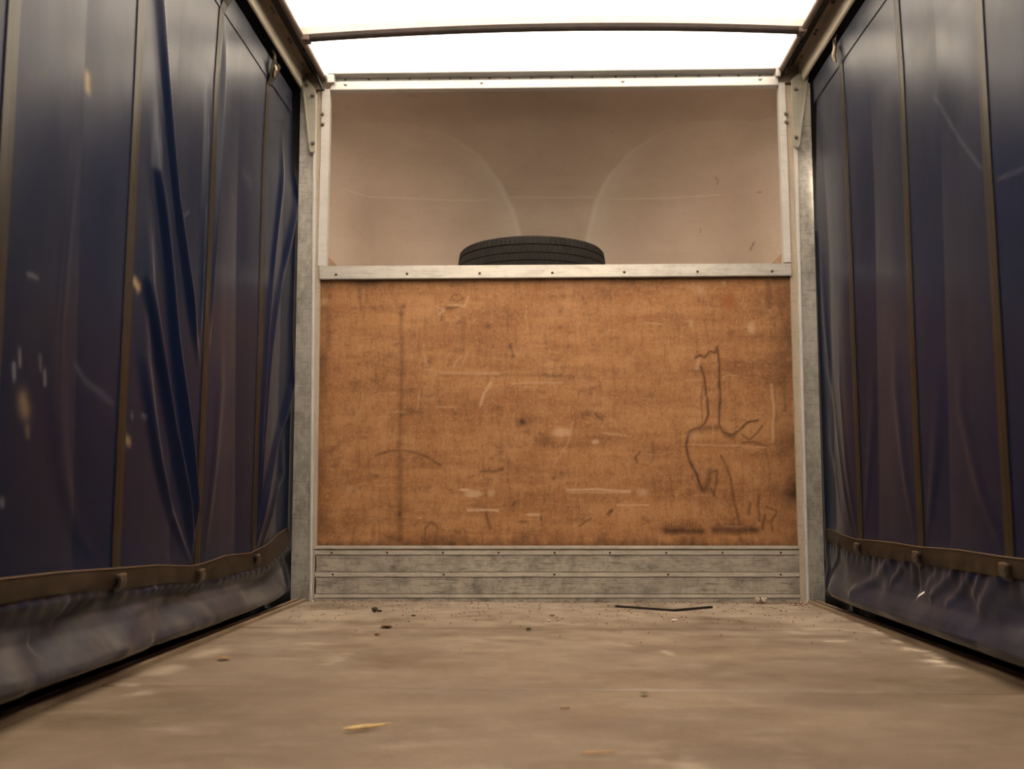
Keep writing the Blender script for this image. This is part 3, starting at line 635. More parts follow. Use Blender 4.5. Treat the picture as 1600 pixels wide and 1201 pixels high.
for arc, s in ((arcL, -1), (arcR, 1)):
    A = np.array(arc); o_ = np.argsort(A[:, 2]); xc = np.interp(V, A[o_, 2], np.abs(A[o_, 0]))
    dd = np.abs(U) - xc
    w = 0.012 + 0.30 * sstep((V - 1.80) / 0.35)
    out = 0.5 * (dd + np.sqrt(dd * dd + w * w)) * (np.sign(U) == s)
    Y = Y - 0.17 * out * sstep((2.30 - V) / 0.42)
    lightm = np.maximum(lightm, 0.55 * np.exp(-(dd / np.where(dd < 0, 0.012, 0.030)) ** 2) * (np.sign(U) == s) * (dd > -0.04) * (0.45 + 0.55 * sstep((2.12 - V) / 0.2)) * sstep((2.19 - V) / 0.10))  # crease wear, with the reflected light of the arcs painted in
    lightm = np.maximum(lightm, 0.32 * np.exp(-(np.maximum(dd, 0) / 0.09) ** 2) * (dd > 0) * (np.sign(U) == s) * sstep((2.15 - V) / 0.15))  # outer side of each arc painted lighter, as if better lit
Y = Y - 0.55 * sstep((np.abs(U) - 0.88) / 0.30) * np.clip(Y, 0, 1)                 # rounded flanks
Y = np.maximum(Y, 0.054)
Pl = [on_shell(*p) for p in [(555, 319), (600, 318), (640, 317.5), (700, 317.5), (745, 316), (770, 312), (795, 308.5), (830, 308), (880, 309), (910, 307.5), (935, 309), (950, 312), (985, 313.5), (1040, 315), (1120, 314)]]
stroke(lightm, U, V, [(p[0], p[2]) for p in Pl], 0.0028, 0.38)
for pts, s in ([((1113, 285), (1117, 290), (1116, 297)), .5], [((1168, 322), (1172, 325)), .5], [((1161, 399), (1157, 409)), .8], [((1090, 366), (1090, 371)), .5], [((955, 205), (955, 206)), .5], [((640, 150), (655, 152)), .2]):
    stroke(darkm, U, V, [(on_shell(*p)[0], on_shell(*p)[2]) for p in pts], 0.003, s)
sh = tag(empty('overhead_shell', (0, 0.03, 1.34)), 'tan fibreglass overhead shell behind the tyre, seen above the plywood', 'shell')
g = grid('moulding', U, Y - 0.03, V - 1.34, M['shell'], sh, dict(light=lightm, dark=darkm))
bm = bmesh.new(); box(bm, -1.16, 1.16, 0.022, 1.0, -0.01, 0.024); obj('shelf_board', bm, M['shelf'], sh)
for pts in ([(510.3, 398), (529, 417), (505, 417)], [(1223.5, 394), (1224, 413), (1204, 413)]):
    bm = bmesh.new(); prism(bm, [(onY(*p, 0.03)[0], onY(*p, 0.03)[2] - 1.34) for p in pts], 1, 0.004, 0.016); obj('corner_fillet', bm, M['corner'], sh)

# ------------------------------------------------------------------ tyre lying on the shelf
tc_ = onY(830.8, 408, 0.41)
ty = tag(empty('tyre', (tc_[0], 0.41, 1.366)), 'black car tyre lying flat on the shelf above the plywood', 'tyre')
R0 = 0.3475
def lathe(prof, n=96):
    bm = bmesh.new()
    loft(bm, [[(r * math.cos(a), r * math.sin(a), z) for r, z in prof] for a in np.linspace(0, 2 * math.pi, n + 1)[:-1]], closed=True, caps=False)
    bm.verts.ensure_lookup_table(); k = len(prof); vs = bm.verts
    for i in range(k): bm.faces.new((vs[(n - 1) * k + i], vs[(n - 1) * k + (i + 1) % k], vs[(i + 1) % k], vs[i]))
    return bm
ZC = 0.1035
car = [(R0 - 0.011, -0.084), (R0 - 0.018, -0.094), (R0 - 0.045, -0.1025), (R0 - 0.085, -0.101), (0.215, -0.088), (0.205, -0.075), (0.213, -0.070),
       (R0 - 0.09, -0.088), (R0 - 0.04, -0.08), (R0 - 0.03, 0.0), (R0 - 0.04, 0.08), (R0 - 0.09, 0.088), (0.213, 0.070), (0.205, 0.075), (0.215, 0.088),
       (R0 - 0.085, 0.101), (R0 - 0.045, 0.1025), (R0 - 0.018, 0.094), (R0 - 0.011, 0.084), (R0 - 0.009, 0.0)]
obj('carcass', lathe([(r, z + ZC) for r, z in car]), M['tyre'], ty, smooth=True)
ring_specs = [(-0.094, -0.0565), (-0.0515, -0.0185), (-0.0155, 0.0155), (0.0185, 0.0515), (0.0565, 0.094)]
NB = 96
for j, (za, zb_) in enumerate(ring_specs):
    bm = bmesh.new(); side = abs(j - 2) == 2
    depth = 0.007; gap = 0.10 if side else 0.035
    skew = 0.0 if side else 0.035 * (1 if j % 2 else -1)
    crown = lambda z: R0 - 0.010 * (abs(z) / 0.094) ** 2.4 - (0.006 if abs(z) > 0.09 else 0)
    zs = np.linspace(za, zb_, 5)
    for k in range(NB):                                            # a rib is a ring of blocks parted by narrow sipes
        a0 = 2 * math.pi * k / NB; a1 = 2 * math.pi * (k + 1 - gap) / NB
        rings = []
        for z in zs:
            ph = skew * (z - za) / (zb_ - za)
            ro, ri = crown(z), R0 - 0.018
            rings.append([(ri * math.cos(a0 + ph), ri * math.sin(a0 + ph), z + ZC), (ro * math.cos(a0 + ph), ro * math.sin(a0 + ph), z + ZC),
                          (ro * math.cos(a1 + ph), ro * math.sin(a1 + ph), z + ZC), (ri * math.cos(a1 + ph), ri * math.sin(a1 + ph), z + ZC)])
        loft(bm, rings)
    obj('tread_rib', bm, M['tread'], ty)

# ------------------------------------------------------------------ side curtains
def curtain(s, XC, label, folds, skirt_folds, tape_top, tape_bot, marks, straps, top_z, hem):
    """s=-1 left, +1 right; XC = |x| of the cloth; pixel lists are laid on that plane"""
    t = tag(empty('side_curtain', (s * XC, 0, 0)), label, 'curtain')
    def lean(z): return TILT * np.clip((z - 0.25) / 1.55, -0.02, 1.0)
    def P(p):
        z = 1.0
        for _ in range(6):
            a = onX(p[0], p[1], s * (XC + float(lean(z)))); z = a[2]
        return (a[1], a[2])
    tt = np.array(sorted(P(p) for p in tape_top)); tb = np.array(sorted(P(p) for p in tape_bot))
    ZT = lambda y: np.where(y < tt[0, 0], tt[0, 1], np.interp(y, tt[:, 0], tt[:, 1]))
    ZB = lambda y: np.where(y < tb[0, 0], tb[0, 1], np.interp(y, tb[:, 0], tb[:, 1]))
    FL = [(np.array(sorted([P(p) for p in pts], key=lambda a: a[1])), amp, w0, w1) for pts, amp, w0, w1 in folds]
    SF = [(np.array([P(p) for p in pts]), amp, w) for pts, amp, w in skirt_folds]
    SL = []
    for (pb_, pt_, *_r) in straps:
        yb_ = P(pb_)[0]; a0, b0 = P(pt_); SL.append((yb_, (a0 - yb_) / (b0 - 0.22)))
    def inward(y, z, fold=1.0):
        y, z = np.broadcast_arrays(np.asarray(y, float), np.asarray(z, float))
        d = np.zeros(y.shape)
        upper = sstep((z - ZB(y)) / 0.10)
        d = d + upper * (-0.012 * (1 - np.abs(np.cos((y + 0.45) / 0.57 * math.pi))) ) * sstep((2.1 - z) / 0.8)
        fr = sstep((y + 0.45) / 0.42) * sstep((1.95 - z) / 0.35)                # the front edge hugs the corner post
        d = d - lean(z) * (1 - fr) + fr * (XC - 1.112)           # the cloth leans out towards its track
        d = d + upper * 0.010 * (fbm(y + 20 + s, z * 0.4 + 20, 1.7, 5 + s) - 0.5)
        calm = np.ones(y.shape); acc = np.zeros(y.shape)
        for yb_, sl_ in SL: calm = calm * (1 - 0.97 * np.exp(-((y - yb_ - sl_ * (z - 0.22)) / 0.030) ** 4))
        for A, amp, w0, w1 in FL:
            z0, z1 = A[0, 1], A[-1, 1]
            zd = np.linspace(z0, z1, 160); yd = np.interp(zd, A[:, 1], A[:, 0])
            yd = np.convolve(np.pad(yd, 22, mode='reflect', reflect_type='odd'), np.hanning(45) / np.hanning(45).sum(), 'valid')
            yr = np.interp(z, zd, yd)
            f = np.clip((z - z0) / (z1 - z0), 0, 1)
            w = w0 + (w1 - w0) * f
            env = sstep((z - z0 + 0.03) / 0.25) * sstep((z1 - z + 0.25) / 0.35)
            r_ = (y - yr) / (1.25 * w)
            acc = acc + (amp * env * np.exp(-r_ ** 2)) ** 3
        d = d + fold * (1.35 if s < 0 else 0.75) * acc ** (1 / 3) * calm
        # loose skirt below the tape
        zb = ZB(y); tq = np.clip((zb - z) / np.maximum(zb - 0.0, 0.02), 0, 1.6)
        if s < 0: tq = tq + 0.34 * np.clip(tq * (0.8 - tq), 0, 1) * np.sin(y * 6.0 + 2.6 + 1.3 * np.sin(y * 2.3))
        n = fbm(y * 1.0 + 40, z * 0 + 3 + s, 2.3, 77 + s)
        A1 = 0.050 + 0.020 * (n - 0.5)
        prof = np.interp(tq, [0, 0.06, 0.22, 0.36, 0.50, 0.62, 0.70, 0.77, 0.85, 0.95, 1.6], [0, 0.04, -0.40, -0.20, 0.42, 0.92, 1.0, 0.7, -0.5, -1.6, -1.7])
        if s > 0: prof = np.interp(tq, [0, 0.10, 0.30, 0.45, 0.58, 0.68, 0.76, 0.86, 0.96, 1.6], [0, 0.02, 0.06, 0.30, 0.75, 1.0, 0.8, -0.4, -1.8, -2.1])
        below = sstep(tq / 0.05)
        d = d + below * A1 * prof * (1 - 0.85 * sstep((y + 0.32) / 0.28) * (prof > 0))
        ph = y * (9 if s < 0 else 17) + (zb - z) * (16 if s < 0 else 24)
        d = d + below * np.exp(-((tq - 0.40) / 0.26) ** 2) * (0.010 if s < 0 else 0.007) * np.sin(ph + 4 * n)
        d = d + sstep(tq / 0.04) * np.exp(-(tq / 0.14) ** 2) * 0.0016 * np.sin(y * 110 + 9 * n)      # puckers at the stitching
        for A, amp, w in SF:
            amp = amp * (0.9 if s < 0 else 0.8); w = w * 1.25
            dd = np.full(y.shape, 1e9)
            for a, b2 in zip(A[:-1], A[1:]):
                ab = b2 - a; L = max(ab @ ab, 1e-9)
                q_ = np.clip(((y - a[0]) * ab[0] + (z - a[1]) * ab[1]) / L, 0, 1)
                dd = np.minimum(dd, (y - a[0] - q_ * ab[0]) ** 2 + (z - a[1] - q_ * ab[1]) ** 2)
            d = d + amp * np.exp(-dd / w ** 2)
        return d
    top_z = top_z + 0.03
    # fine grid where the photo looks, coarser behind the camera
    ys = np.concatenate([np.arange(YR, -2.6, 0.04), np.arange(-2.6, -0.004, 0.0042)])
    zs = np.concatenate([np.arange(-0.12, 0.0, 0.02), np.arange(0.0, 0.36, 0.0045), np.arange(0.36, top_z - 0.001, 0.0085), [top_z]])
    Yg, Zg = np.meshgrid(ys, zs)
    D_ = inward(Yg, Zg)
    X_ = s * (XC - D_)
    grime, patch, scr = (np.zeros_like(Yg) for _ in range(3))
    tgt = dict(skirt_sheen=(0.72 if s < 0 else 0.32) * sstep((ZB(Yg) + 0.01 - Zg) / 0.05) * sstep((Zg + 0.01) / 0.05), grime=grime, patch=patch, scratch=scr)  # skirt painted paler below the tape in place of its sheen
    for kind, pts, w, st in marks:
        stroke(tgt[kind], Yg + 0.006 * (fbm(Yg + 3, Zg, 30, 4) - .5), Zg + 0.006 * (fbm(Yg + 7, Zg, 30, 8) - .5), [P(p) for p in pts], w, st)
    cy, cz = (Yg[:-1, :-1] + Yg[1:, 1:]) / 2, (Zg[:-1, :-1] + Zg[1:, 1:]) / 2
    keep = ~((cy > hem[0] + (2.16 - cz) * hem[1]) & (cz > hem[2]))        # the front edge is drawn back at the top corner
    grid('cloth', X_ - s * XC, Yg, Zg, M['curtain'] if s < 0 else M['curtain_slit'], t, tgt, keep, flip=s > 0)
    # welded top hem
    ysh = np.arange(-2.6, -0.07, 0.02); zsh = np.linspace(top_z - 0.095, top_z + 0.002, 6)
    Yh, Zh = np.meshgrid(ysh, zsh)
    grid('top_hem', s * (-inward(Yh, Zh) - 0.0035), Yh, Zh, M['curtain'], t, flip=s > 0)
    for nm, pr in (('added_valance', [(1.200, 1.90), (1.208, 1.90), (1.208, 2.244), (1.200, 2.244)]), ('added_valance_hem', [(1.182, 1.895), (1.208, 1.895), (1.208, 1.902), (1.182, 1.902)])):  # unseen flaps added outboard to block daylight above the curtain
        bm = bmesh.new(); prism(bm, [(s * (x - XC), z) for x, z in pr], 1, -0.002, YR); obj(nm, bm, M['black_void'], t)
    # stitched tape
    yst = np.concatenate([np.arange(-2.75, -0.004, 0.012)]); fr = np.linspace(0, 1, 5)
    Yt, Ft = np.meshgrid(yst, fr); Zt = ZB(Yt) * (1 - Ft) + ZT(Yt) * Ft
    Dt = inward(Yt, np.maximum(Zt, ZB(Yt))) + 0.004 + 0.002 * np.sin(Ft * math.pi) + 0.0015 * np.sin(Yt * 40) * (1 - Ft)
    grid('hem_tape', -s * Dt, Yt, Zt, M['tape'], t)
    bm = bmesh.new()
    tube(bm, [(-s * (inward(y, ZT(y)) + 0.005), y, float(ZT(y))) for y in np.arange(-2.7, -0.02, 0.03)], 0.0022, 6); obj('tape_piping', bm, M['piping'], t, smooth=True)
    # straps with their buckles and hooks
    for (pbot, ptop, zcut, style) in straps:
        ybot = P(pbot)[0]; a0, b0 = P(ptop); ytop = ybot + (a0 - ybot) * (2.15 - 0.22) / (b0 - 0.22)
        w = 0.022
        path = []
        zbk = float(ZT(ybot)) - 0.02
        for z in np.linspace(zbk, zcut, 46):
            f = (z - zbk) / (2.15 - zbk); y = ybot + (ytop - ybot) * f
            path.append((float(inward(y, z, 0.0)) + 0.0035, y, z))
        de = path[-1][0]
        if style == 'bent': path += [(de + 0.006, ytop + 0.004, 2.10), (de + 0.030, ytop + 0.010, 2.14), (de + 0.040, ytop + 0.014, 2.20)]
        if style == 'loop': path += [(de + 0.008, ytop + 0.010, 2.08), (de + 0.022, ytop + 0.018, 2.115), (de + 0.034, ytop + 0.020, 2.145)]
        if style == 'flat': path += [(de + 0.002, ytop, 2.13), (de + 0.006, ytop, 2.15)]
        bm = bmesh.new()
        loft(bm, [[(-s * d, y - w, z), (-s * (d + 0.001), y, z), (-s * d, y + w, z), (-s * (d - 0.003), y + w, z), (-s * (d - 0.003), y - w, z)] for d, y, z in path])
        st = obj('strap', bm, M['webbing'], t)
        d0 = path[0][0]
        bm = bmesh.new()                                               # buckle: a bent hook plate over the tape
        prof = [(d0 + 0.002, 0.006), (d0 + 0.016, 0.004), (d0 + 0.021, -0.008), (d0 + 0.017, -0.026), (d0 + 0.006, -0.036), (d0 + 0.002, -0.030), (d0 + 0.010, -0.022), (d0 + 0.013, -0.010), (d0 + 0.010, -0.002), (d0 + 0.002, -0.001)]
        loft(bm, [[(-s * dx, ybot + yy, zbk + dz) for dx, dz in prof] for yy in (-0.017, -0.006, 0.006, 0.017)])
        bk = obj('buckle', bm, M['dark_hook'], st, bevel=0.0)
        bm = bmesh.new(); tube(bm, [(-s * (d0 + 0.014), ybot - 0.020, zbk + 0.004), (-s * (d0 + 0.016), ybot, zbk + 0.006), (-s * (d0 + 0.014), ybot + 0.020, zbk + 0.004)], 0.0035, 8)
        obj('buckle_pin', bm, M['hook'], st, smooth=True)
        if style in ('loop', 'flat'):
            zt2 = path[-1][2]; d1 = de + 0.012
            bm = bmesh.new()
            tube(bm, [(-s * (d1 + 0.004), ytop + 0.002, zt2 - 0.055), (-s * (d1 + 0.012), ytop, zt2 - 0.03), (-s * (d1 + 0.006), ytop - 0.002, zt2), (-s * (d1 + 0.006), ytop, zt2 + 0.035), (-s * (d1 - 0.004), ytop + 0.002, zt2 + 0.055)], [0.006, 0.008, 0.008, 0.006, 0.004], 8)
            obj('hook', bm, M['hook'], st, smooth=True)
            if style == 'loop':
                bm = bmesh.new()
                loft(bm, [[(-s * d, y - 0.018, z), (-s * d, y + 0.018, z), (-s * (d - 0.003), y + 0.018, z), (-s * (d - 0.003), y - 0.018, z)] for d, y, z in
                          [(de + 0.003, ytop - 0.002, 2.06), (de + 0.012, ytop - 0.010, 2.09), (de + 0.02, ytop - 0.018, 2.125), (de + 0.03, ytop - 0.018, 2.15)]])
                obj('loose_end', bm, M['webbing'], st)
    return t, inward
M['piping'] = plain('tan_piping', (0.12, 0.075, 0.045), 0.55, 0, 0.2, 50)

Lfolds = [
    ([(246, -30), (256, 101), (270, 236), (287, 371), (300, 480), (312, 570)], .015, .014, .018),
    ([(246, 270), (263, 398), (277, 535), (294, 670), (303, 780), (308, 885)], .017, .014, .024),
    ([(231, 440), (240, 500), (256, 586), (280, 704), (294, 788), (306, 885)], .016, .012, .030),
    ([(226, 560), (236, 640), (250, 720), (270, 798), (303, 888)], .010, .012, .03),
    ([(349, 110), (344, 200), (338, 300), (331, 420), (324, 560)], .012, .010, .018),
    ([(322, 220), (318, 330), (316, 430), (313, 540)], .007, .008, .014),
    ([(466, 245), (458, 320), (449, 388), (436, 460), (420, 560), (408, 700), (400, 860)], .010, .012, .026),
    ([(440, 270), (432, 360), (420, 480), (412, 600), (404, 720), (398, 860)], .008, .012, .022),
    ([(458, 600), (450, 650), (435, 690), (418, 750), (408, 810), (398, 870)], .013, .012, .03),
    ([(448, 740), (430, 790), (405, 865)], .010, .012, .03),
    ([(125, 246), (111, 388), (101, 501), (96, 670), (98, 800)], .0012, .012, .014),
    ([(112, 260), (104, 388), (92, 501), (86, 670)], .0008, .010, .012),
    ([(90, 600), (100, 720), (125, 830), (170, 900)], .003, .02, .04),
    ([(345, 600), (336, 720), (318, 880)], .003, .015, .03),
]
Lskirt = [
    ([(454, 850), (430, 880), (395, 905), (340, 930), (280, 955)], .020, .030),
    ([(330, 905), (300, 930), (255, 960), (220, 1000)], -.016, .022),
    ([(235, 930), (200, 965), (160, 1005)], .014, .022), ([(90, 960), (40, 1000), (-10, 1060)], .016, .032),
    ([(170, 935), (120, 965), (60, 1005)], -.012, .02), ([(440, 890), (430, 915)], .010, .02),
]
Ltt = [(0, 904), (90, 894), (172, 888.5), (190, 887), (240, 883), (300, 884), (315, 880), (350, 868), (390, 864), (400, 858), (425, 845), (454, 826)]
Ltb = [(0, 943), (60, 932), (130, 922), (180, 921), (215, 917), (260, 910), (300, 911), (315, 911), (350, 900), (395, 887), (415, 881), (440, 862), (454, 850)]
Lm = [('patch', [(143, 118), (144, 140)], .012, .6), ('grime', [(142, 82), (147, 92), (149, 120)], .010, .7), ('grime', [(120, 80), (160, 130)], .05, .22),
      ('patch', [(211, 440), (216, 449)], .012, .75), ('patch', [(197, 684), (203, 690)], .012, .45), ('patch', [(36, 625), (40, 640)], .020, .30), ('patch', [(43, 668), (44, 676)], .010, .18),
      ('scratch', [(30, 548), (31, 570)], .005, .38), ('scratch', [(21, 570), (22, 592)], .006, .38), ('scratch', [(64, 556), (65, 576)], .005, .22), ('scratch', [(71, 580), (72, 600)], .005, .36),
      ('scratch', [(44, 429), (60, 436)], .005, .25), ('scratch', [(2, 782), (4, 788)], .006, .35), ('scratch', [(125, 570), (140, 595), (178, 630)], .008, .10),
      ('scratch', [(207, 648), (209, 652)], .005, .3), ('scratch', [(224, 649), (228, 651)], .005, .3), ('scratch', [(326, 533), (328, 537)], .005, .35), ('scratch', [(384, 270), (394, 285)], .02, .10),
      ('patch', [(366, 305), (367, 311)], .006, .3), ('grime', [(60, 112), (75, 118)], .006, .5), ('grime', [(237, 80), (240, 86)], .008, .5), ('scratch', [(300, 330), (287, 345)], .004, .15),
      ('scratch', [(338, 550), (340, 610)], .006, .08), ('scratch', [(390, 680), (394, 690)], .006, .15)]
curtain(-1, 1.09, 'navy PVC side curtain along the left wall, deep folds beside its straps', Lfolds, Lskirt, Ltt, Ltb, Lm,
        [((396, 866), (418, 150), 2.05, 'loop'), ((307, 890), (345, 36), 2.07, 'bent'), ((180, 896), (221, 0), 2.10, 'flat'), ((-31, 910), (22, 0), 2.10, 'flat')], 2.14, (-0.06, 0.15, 1.80))

Rfolds = [
    ([(1281, 560), (1296, 640), (1313, 730), (1335, 850)], .006, .012, .03), ([(1287, 700), (1300, 770), (1318, 830)], .006, .012, .03),
    ([(1278, 440), (1282, 520), (1288, 620)], .008, .015, .03), ([(1310, 600), (1322, 720), (1341, 850)], .004, .012, .02),
    ([(1400, 600), (1412, 720), (1433, 860)], .005, .014, .03), ([(1500, 640), (1530, 760), (1570, 870)], .005, .016, .03), ([(1462, 650), (1455, 760), (1445, 860)], .005, .012, .03),
    ([(1360, 640), (1354, 760), (1348, 850)], .004, .012, .03),
]
Rskirt = [
    ([(1308, 852), (1300, 880), (1294, 906), (1290, 925)], .012, .010), ([(1395, 873), (1375, 900), (1350, 922)], .012, .018), ([(1416, 876), (1400, 907)], .008, .012),
    ([(1494, 891), (1480, 910), (1464, 930)], .010, .014), ([(1519, 895), (1505, 920), (1492, 940)], .009, .014), ([(1537, 898), (1525, 927)], .007, .014),
    ([(1432, 895), (1432, 925)], -.012, .016), ([(1455, 890), (1445, 905)], -.010, .014), ([(1560, 905), (1540, 945)], .010, .02), ([(1600, 970), (1550, 985)], -.014, .03),
    ([(1360, 872), (1358, 890)], -.008, .014),
]
Rtt = [(1288, 828), (1320, 836), (1340, 842), (1352, 843), (1400, 848), (1436, 854), (1447, 855), (1500, 859), (1574, 870), (1590, 872), (1600, 873)]
Rtb = [(1288, 848), (1310, 853), (1330, 862), (1350, 867), (1380, 870), (1432, 879), (1450, 882), (1500, 890), (1565, 900), (1600, 905)]
Rm = [('grime', [(1455, 50), (1448, 70), (1440, 95)], .018, .55), ('grime', [(1428, 75), (1432, 95)], .012, .4), ('grime', [(1475, 48), (1479, 68)], .014, .45),
      ('grime', [(1572, 12), (1574, 20)], .02, .4), ('scratch', [(1455, 150), (1500, 220), (1535, 262)], .004, .16), ('scratch', [(1560, 280), (1600, 262)], .005, .10), ('grime', [(1380, 40), (1390, 80)], .04, .2),
      ('scratch', [(1390, 220), (1392, 260)], .006, .06), ('patch', [(1340, 922), (1343, 926)], .008, .3), ('scratch', [(1525, 50), (1527, 53)], .004, .2)]
curtain(1, 1.07, 'navy PVC side curtain along the right wall, nearly flat, with a small lit slit', Rfolds, Rskirt, Rtt, Rtb, Rm,
        [((1346, 855), (1314, 80), 2.10, 'flat'), ((1440, 868), (1400, 0), 2.10, 'flat'), ((1580, 885), (1531, 0), 2.10, 'flat')], 2.15, (-0.125, 0.17, 1.55))

# ------------------------------------------------------------------ litter on the floor
def lump(name, px, py, r, mat, label, cat, flat=0.5, n=2, seed=0, stretch=1.0, group=None):
    p = onZ(px, py, 0.0)
    bm = bmesh.new(); bmesh.ops.create_icosphere(bm, subdivisions=n, radius=r)
    rg = random.Random(seed)
    for v in bm.verts:
        k = 0.75 + 0.5 * rg.random(); v.co = Vector((v.co.x * k * stretch, v.co.y * k, v.co.z * k * flat))
    lo = min(v.co.z for v in bm.verts)
    for v in bm.verts: v.co.z -= lo
    o = obj(name, bm, mat, None, smooth=True); o.location = (p[0], p[1], 0.0012)
    return tag(o, label, cat, group)
def leaf(name, px, py, length, width, ang, mat, label, curl=0.25, cat='leaf'):
    p = onZ(px, py, 0.0)
    bm = bmesh.new(); nx_, rows = 9, []
    for i in range(nx_):
        t = i / (nx_ - 1); w = width * math.sin(math.pi * min(0.999, t * 0.92 + 0.05)) ** 0.8
        rows.append([((t - .5) * length, k * w / 2, 0.001 + curl * abs(k) * w * 0.5 + 0.12 * curl * length * (t - .5) ** 2 * 4) for k in (-1, -0.5, 0, 0.5, 1)])
    lower = [[(x, y, z - 0.0008) for x, y, z in r] for r in rows]
    for r0, r1, l0, l1 in zip(rows[:-1], rows[1:], lower[:-1], lower[1:]): pass
    vs = [[bm.verts.new(c) for c in r] for r in rows]
    for a, b2 in zip(vs[:-1], vs[1:]):
        for k in range(4): bm.faces.new((a[k], a[k + 1], b2[k + 1], b2[k]))
    bmesh.ops.solidify(bm, geom=list(bm.faces), thickness=0.0008)
    o = obj(name, bm, mat, None, smooth=True); o.location = (p[0], p[1], 0.002); o.rotation_euler = (0, 0, ang)
    return tag(o, label, cat)
M['leaf_tan'] = plain('dry_leaf', (0.52, 0.34, 0.16), 0.7, 0, 0.25, 120)
M['leaf_green'] = plain('green_leaf', (0.22, 0.20, 0.045), 0.7, 0, 0.25, 120)
M['moss'] = plain('dark_moss', (0.05, 0.045, 0.018), 0.9, 0, 0.6, 200)
M['stone'] = plain('pale_stone', (0.50, 0.40, 0.31), 0.8, 0, 0.3, 120)
M['straw'] = plain('yellow_straw', (0.62, 0.42, 0.18), 0.6, 0, 0.2, 120)
M['wood_chip'] = plain('orange_wood', (0.52, 0.29, 0.12), 0.7, 0, 0.2, 120)
M['crumb'] = plain('red_brown_crumb', (0.20, 0.085, 0.045), 0.8, 0, 0.3, 120)
M['white_chip'] = plain('white_chip', (0.75, 0.70, 0.62), 0.7, 0, 0.1, 120)
M['rod'] = plain('dark_rod', (0.022, 0.016, 0.012), 0.55, 0.2, 0.3, 60)
leaf('dry_leaf', 349.5, 1031, 0.036, 0.030, 0.2, M['leaf_tan'], 'tan dry leaf lying on the floor near the left curtain', 0.3)
leaf('green_leaf', 1007, 1085.5, 0.020, 0.016, 0.4, M['leaf_green'], 'small yellow-green leaf scrap on the middle of the floor')
lump('moss_clump', 585.5, 956, 0.0115, M['moss'], 'dark green moss clump on the floor before the left end of the kick plate', 'debris', .7, 3, 3)
lump('moss_crumb', 592.5, 956, 0.007, M['moss'], 'small dark moss crumb touching the right side of the moss clump', 'debris', .6, 2, 4, 1.3)
lump('dark_crumb', 646, 963, 0.006, M['moss'], 'lone dark crumb right of the moss clump on the floor', 'debris', .5, 2, 5, 1.4)
lump('pebble', 1183.5, 942.5, 0.0125, M['stone'], 'pale round pebble by the kick plate, left of a pair', 'pebble', .85, 3, 6)
lump('pebble', 1193.5, 942.5, 0.0135, M['stone'], 'pale round pebble by the kick plate, right of a pair', 'pebble', .85, 3, 7)
lump('brown_crumb', 603, 980, 0.011, M['crumb'], 'flat red-brown crumb lying on the floor joint left of centre', 'debris', .3, 2, 8, 1.7)
lump('brown_crumb', 590, 992.5, 0.008, M['crumb'], 'small red-brown crumb just nearer than the floor joint, left', 'debris', .35, 2, 9, 1.4)
lump('white_chip', 1053.5, 970, 0.007, M['white_chip'], 'tiny white chip on the floor in front of the bent rod', 'debris', .4, 2, 10, 1.7)
lump('white_chip', 857, 970.5, 0.006, M['white_chip'], 'tiny white chip on the floor below the middle of the bulkhead', 'debris', .4, 2, 12, 1.3)
lump('dark_crumb', 863, 963, 0.006, M['crumb'], 'dark crumb just behind the middle white chip', 'debris', .5, 2, 13, 1.5)
lump('dark_crumb', 826, 985, 0.0085, M['moss'], 'olive-brown crumb on the floor left of the middle white chip', 'debris', .5, 2, 14)
def stick(name, pts, r, mat, label, cat, n=8):
    P = [Vector(onZ(*p, 0.0)) + Vector((0, 0, 0.0015)) for p in pts]
    rr = r if not isinstance(r, list) else max(r)
    c = P[0].copy(); bm = bmesh.new(); tube(bm, [p - c + Vector((0, 0, rr)) for p in P], r, n)
    o = obj(name, bm, mat, None, smooth=True); o.location = c; return tag(o, label, cat)
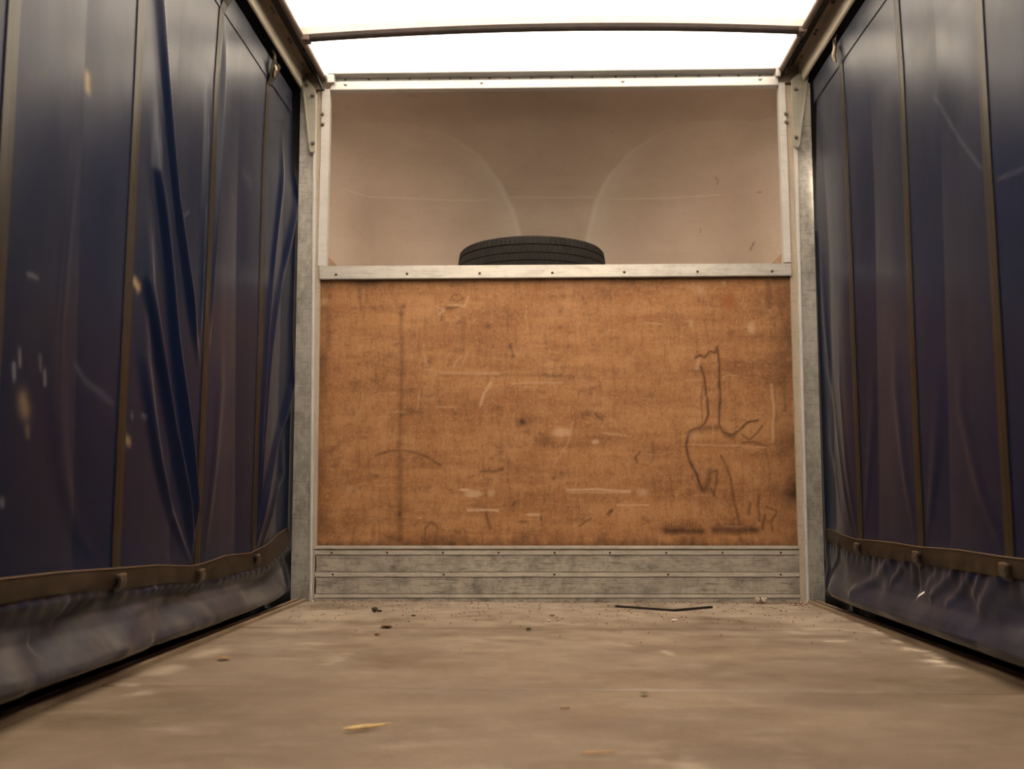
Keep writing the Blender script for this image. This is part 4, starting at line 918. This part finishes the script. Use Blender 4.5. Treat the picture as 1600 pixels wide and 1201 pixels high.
stick('straw', [(536, 1144), (548, 1143.5), (570, 1141), (583, 1139.5), (600, 1137), (610, 1134.5)], [.0015, .004, .005, .0035, .0018, .001], M['straw'], 'yellow straw on the floor at the front, left of centre', 'straw')
stick('wood_splinter', [(907, 1179), (935, 1178.5), (963, 1178)], [.0014, .0022, .0012], M['wood_chip'], 'orange wood splinter on the floor at the front, in the middle', 'splinter')
stick('red_splinter', [(875, 1108), (890, 1107.5)], .0013, M['crumb'], 'short reddish splinter on the floor beyond the orange splinter', 'splinter')
# bent dark rod before the kick plate: one thin flat bar with a kink
P = [Vector(onZ(*p, 0.0)) for p in ((962, 948.5), (1053, 955), (1112, 949.8))]
c = P[1].copy(); bm = bmesh.new()
def bar(a, b2, w=0.006, h=0.007):
    d = (b2 - a).normalized(); nrm = Vector((-d.y, d.x, 0)) * w
    loft(bm, [[p - c - nrm, p - c + nrm, p - c + nrm + Vector((0, 0, h)), p - c - nrm + Vector((0, 0, h))] for p in (a, b2)])
bar(P[0], P[1]); bar(P[1] - (P[2] - P[1]).normalized() * 0.004, P[2])
o = obj('bent_rod', bm, M['rod']); o.location = c + Vector((0, 0, 0.0015)); tag(o, 'thin dark bent rod lying on the floor before the kick plate', 'rod')
# grit: countless specks
bm = bmesh.new(); rg = random.Random(5)
for k in range(900):
    x = rg.uniform(-1.0, 1.0); y = -abs(rg.gauss(0, 0.42)) - 0.01
    if k < 240: y = -0.006 - abs(rg.gauss(0, 0.02)); x = rg.uniform(-0.99, 1.01)
    elif k < 330: x = 0.98 + rg.gauss(0, .03); y = -0.03 - abs(rg.gauss(0, .06))
    if y < -1.9 or abs(x) > 1.01: continue
    r = rg.uniform(0.0012, 0.0042)
    vs = [bm.verts.new((x + r * math.cos(a) * rg.uniform(.6, 1.6), y + r * math.sin(a), 0.0006)) for a in (0.2, 2.2, 4.2)]
    tp = bm.verts.new((x, y, r * 0.9 + 0.0008))
    for a in range(3): bm.faces.new((vs[a], vs[(a + 1) % 3], tp))
    bm.faces.new(vs[::-1])
tag(obj('floor_grit', bm, M['crumb']), 'fine brown grit scattered over the floor along the bulkhead', 'grit', kind='stuff')
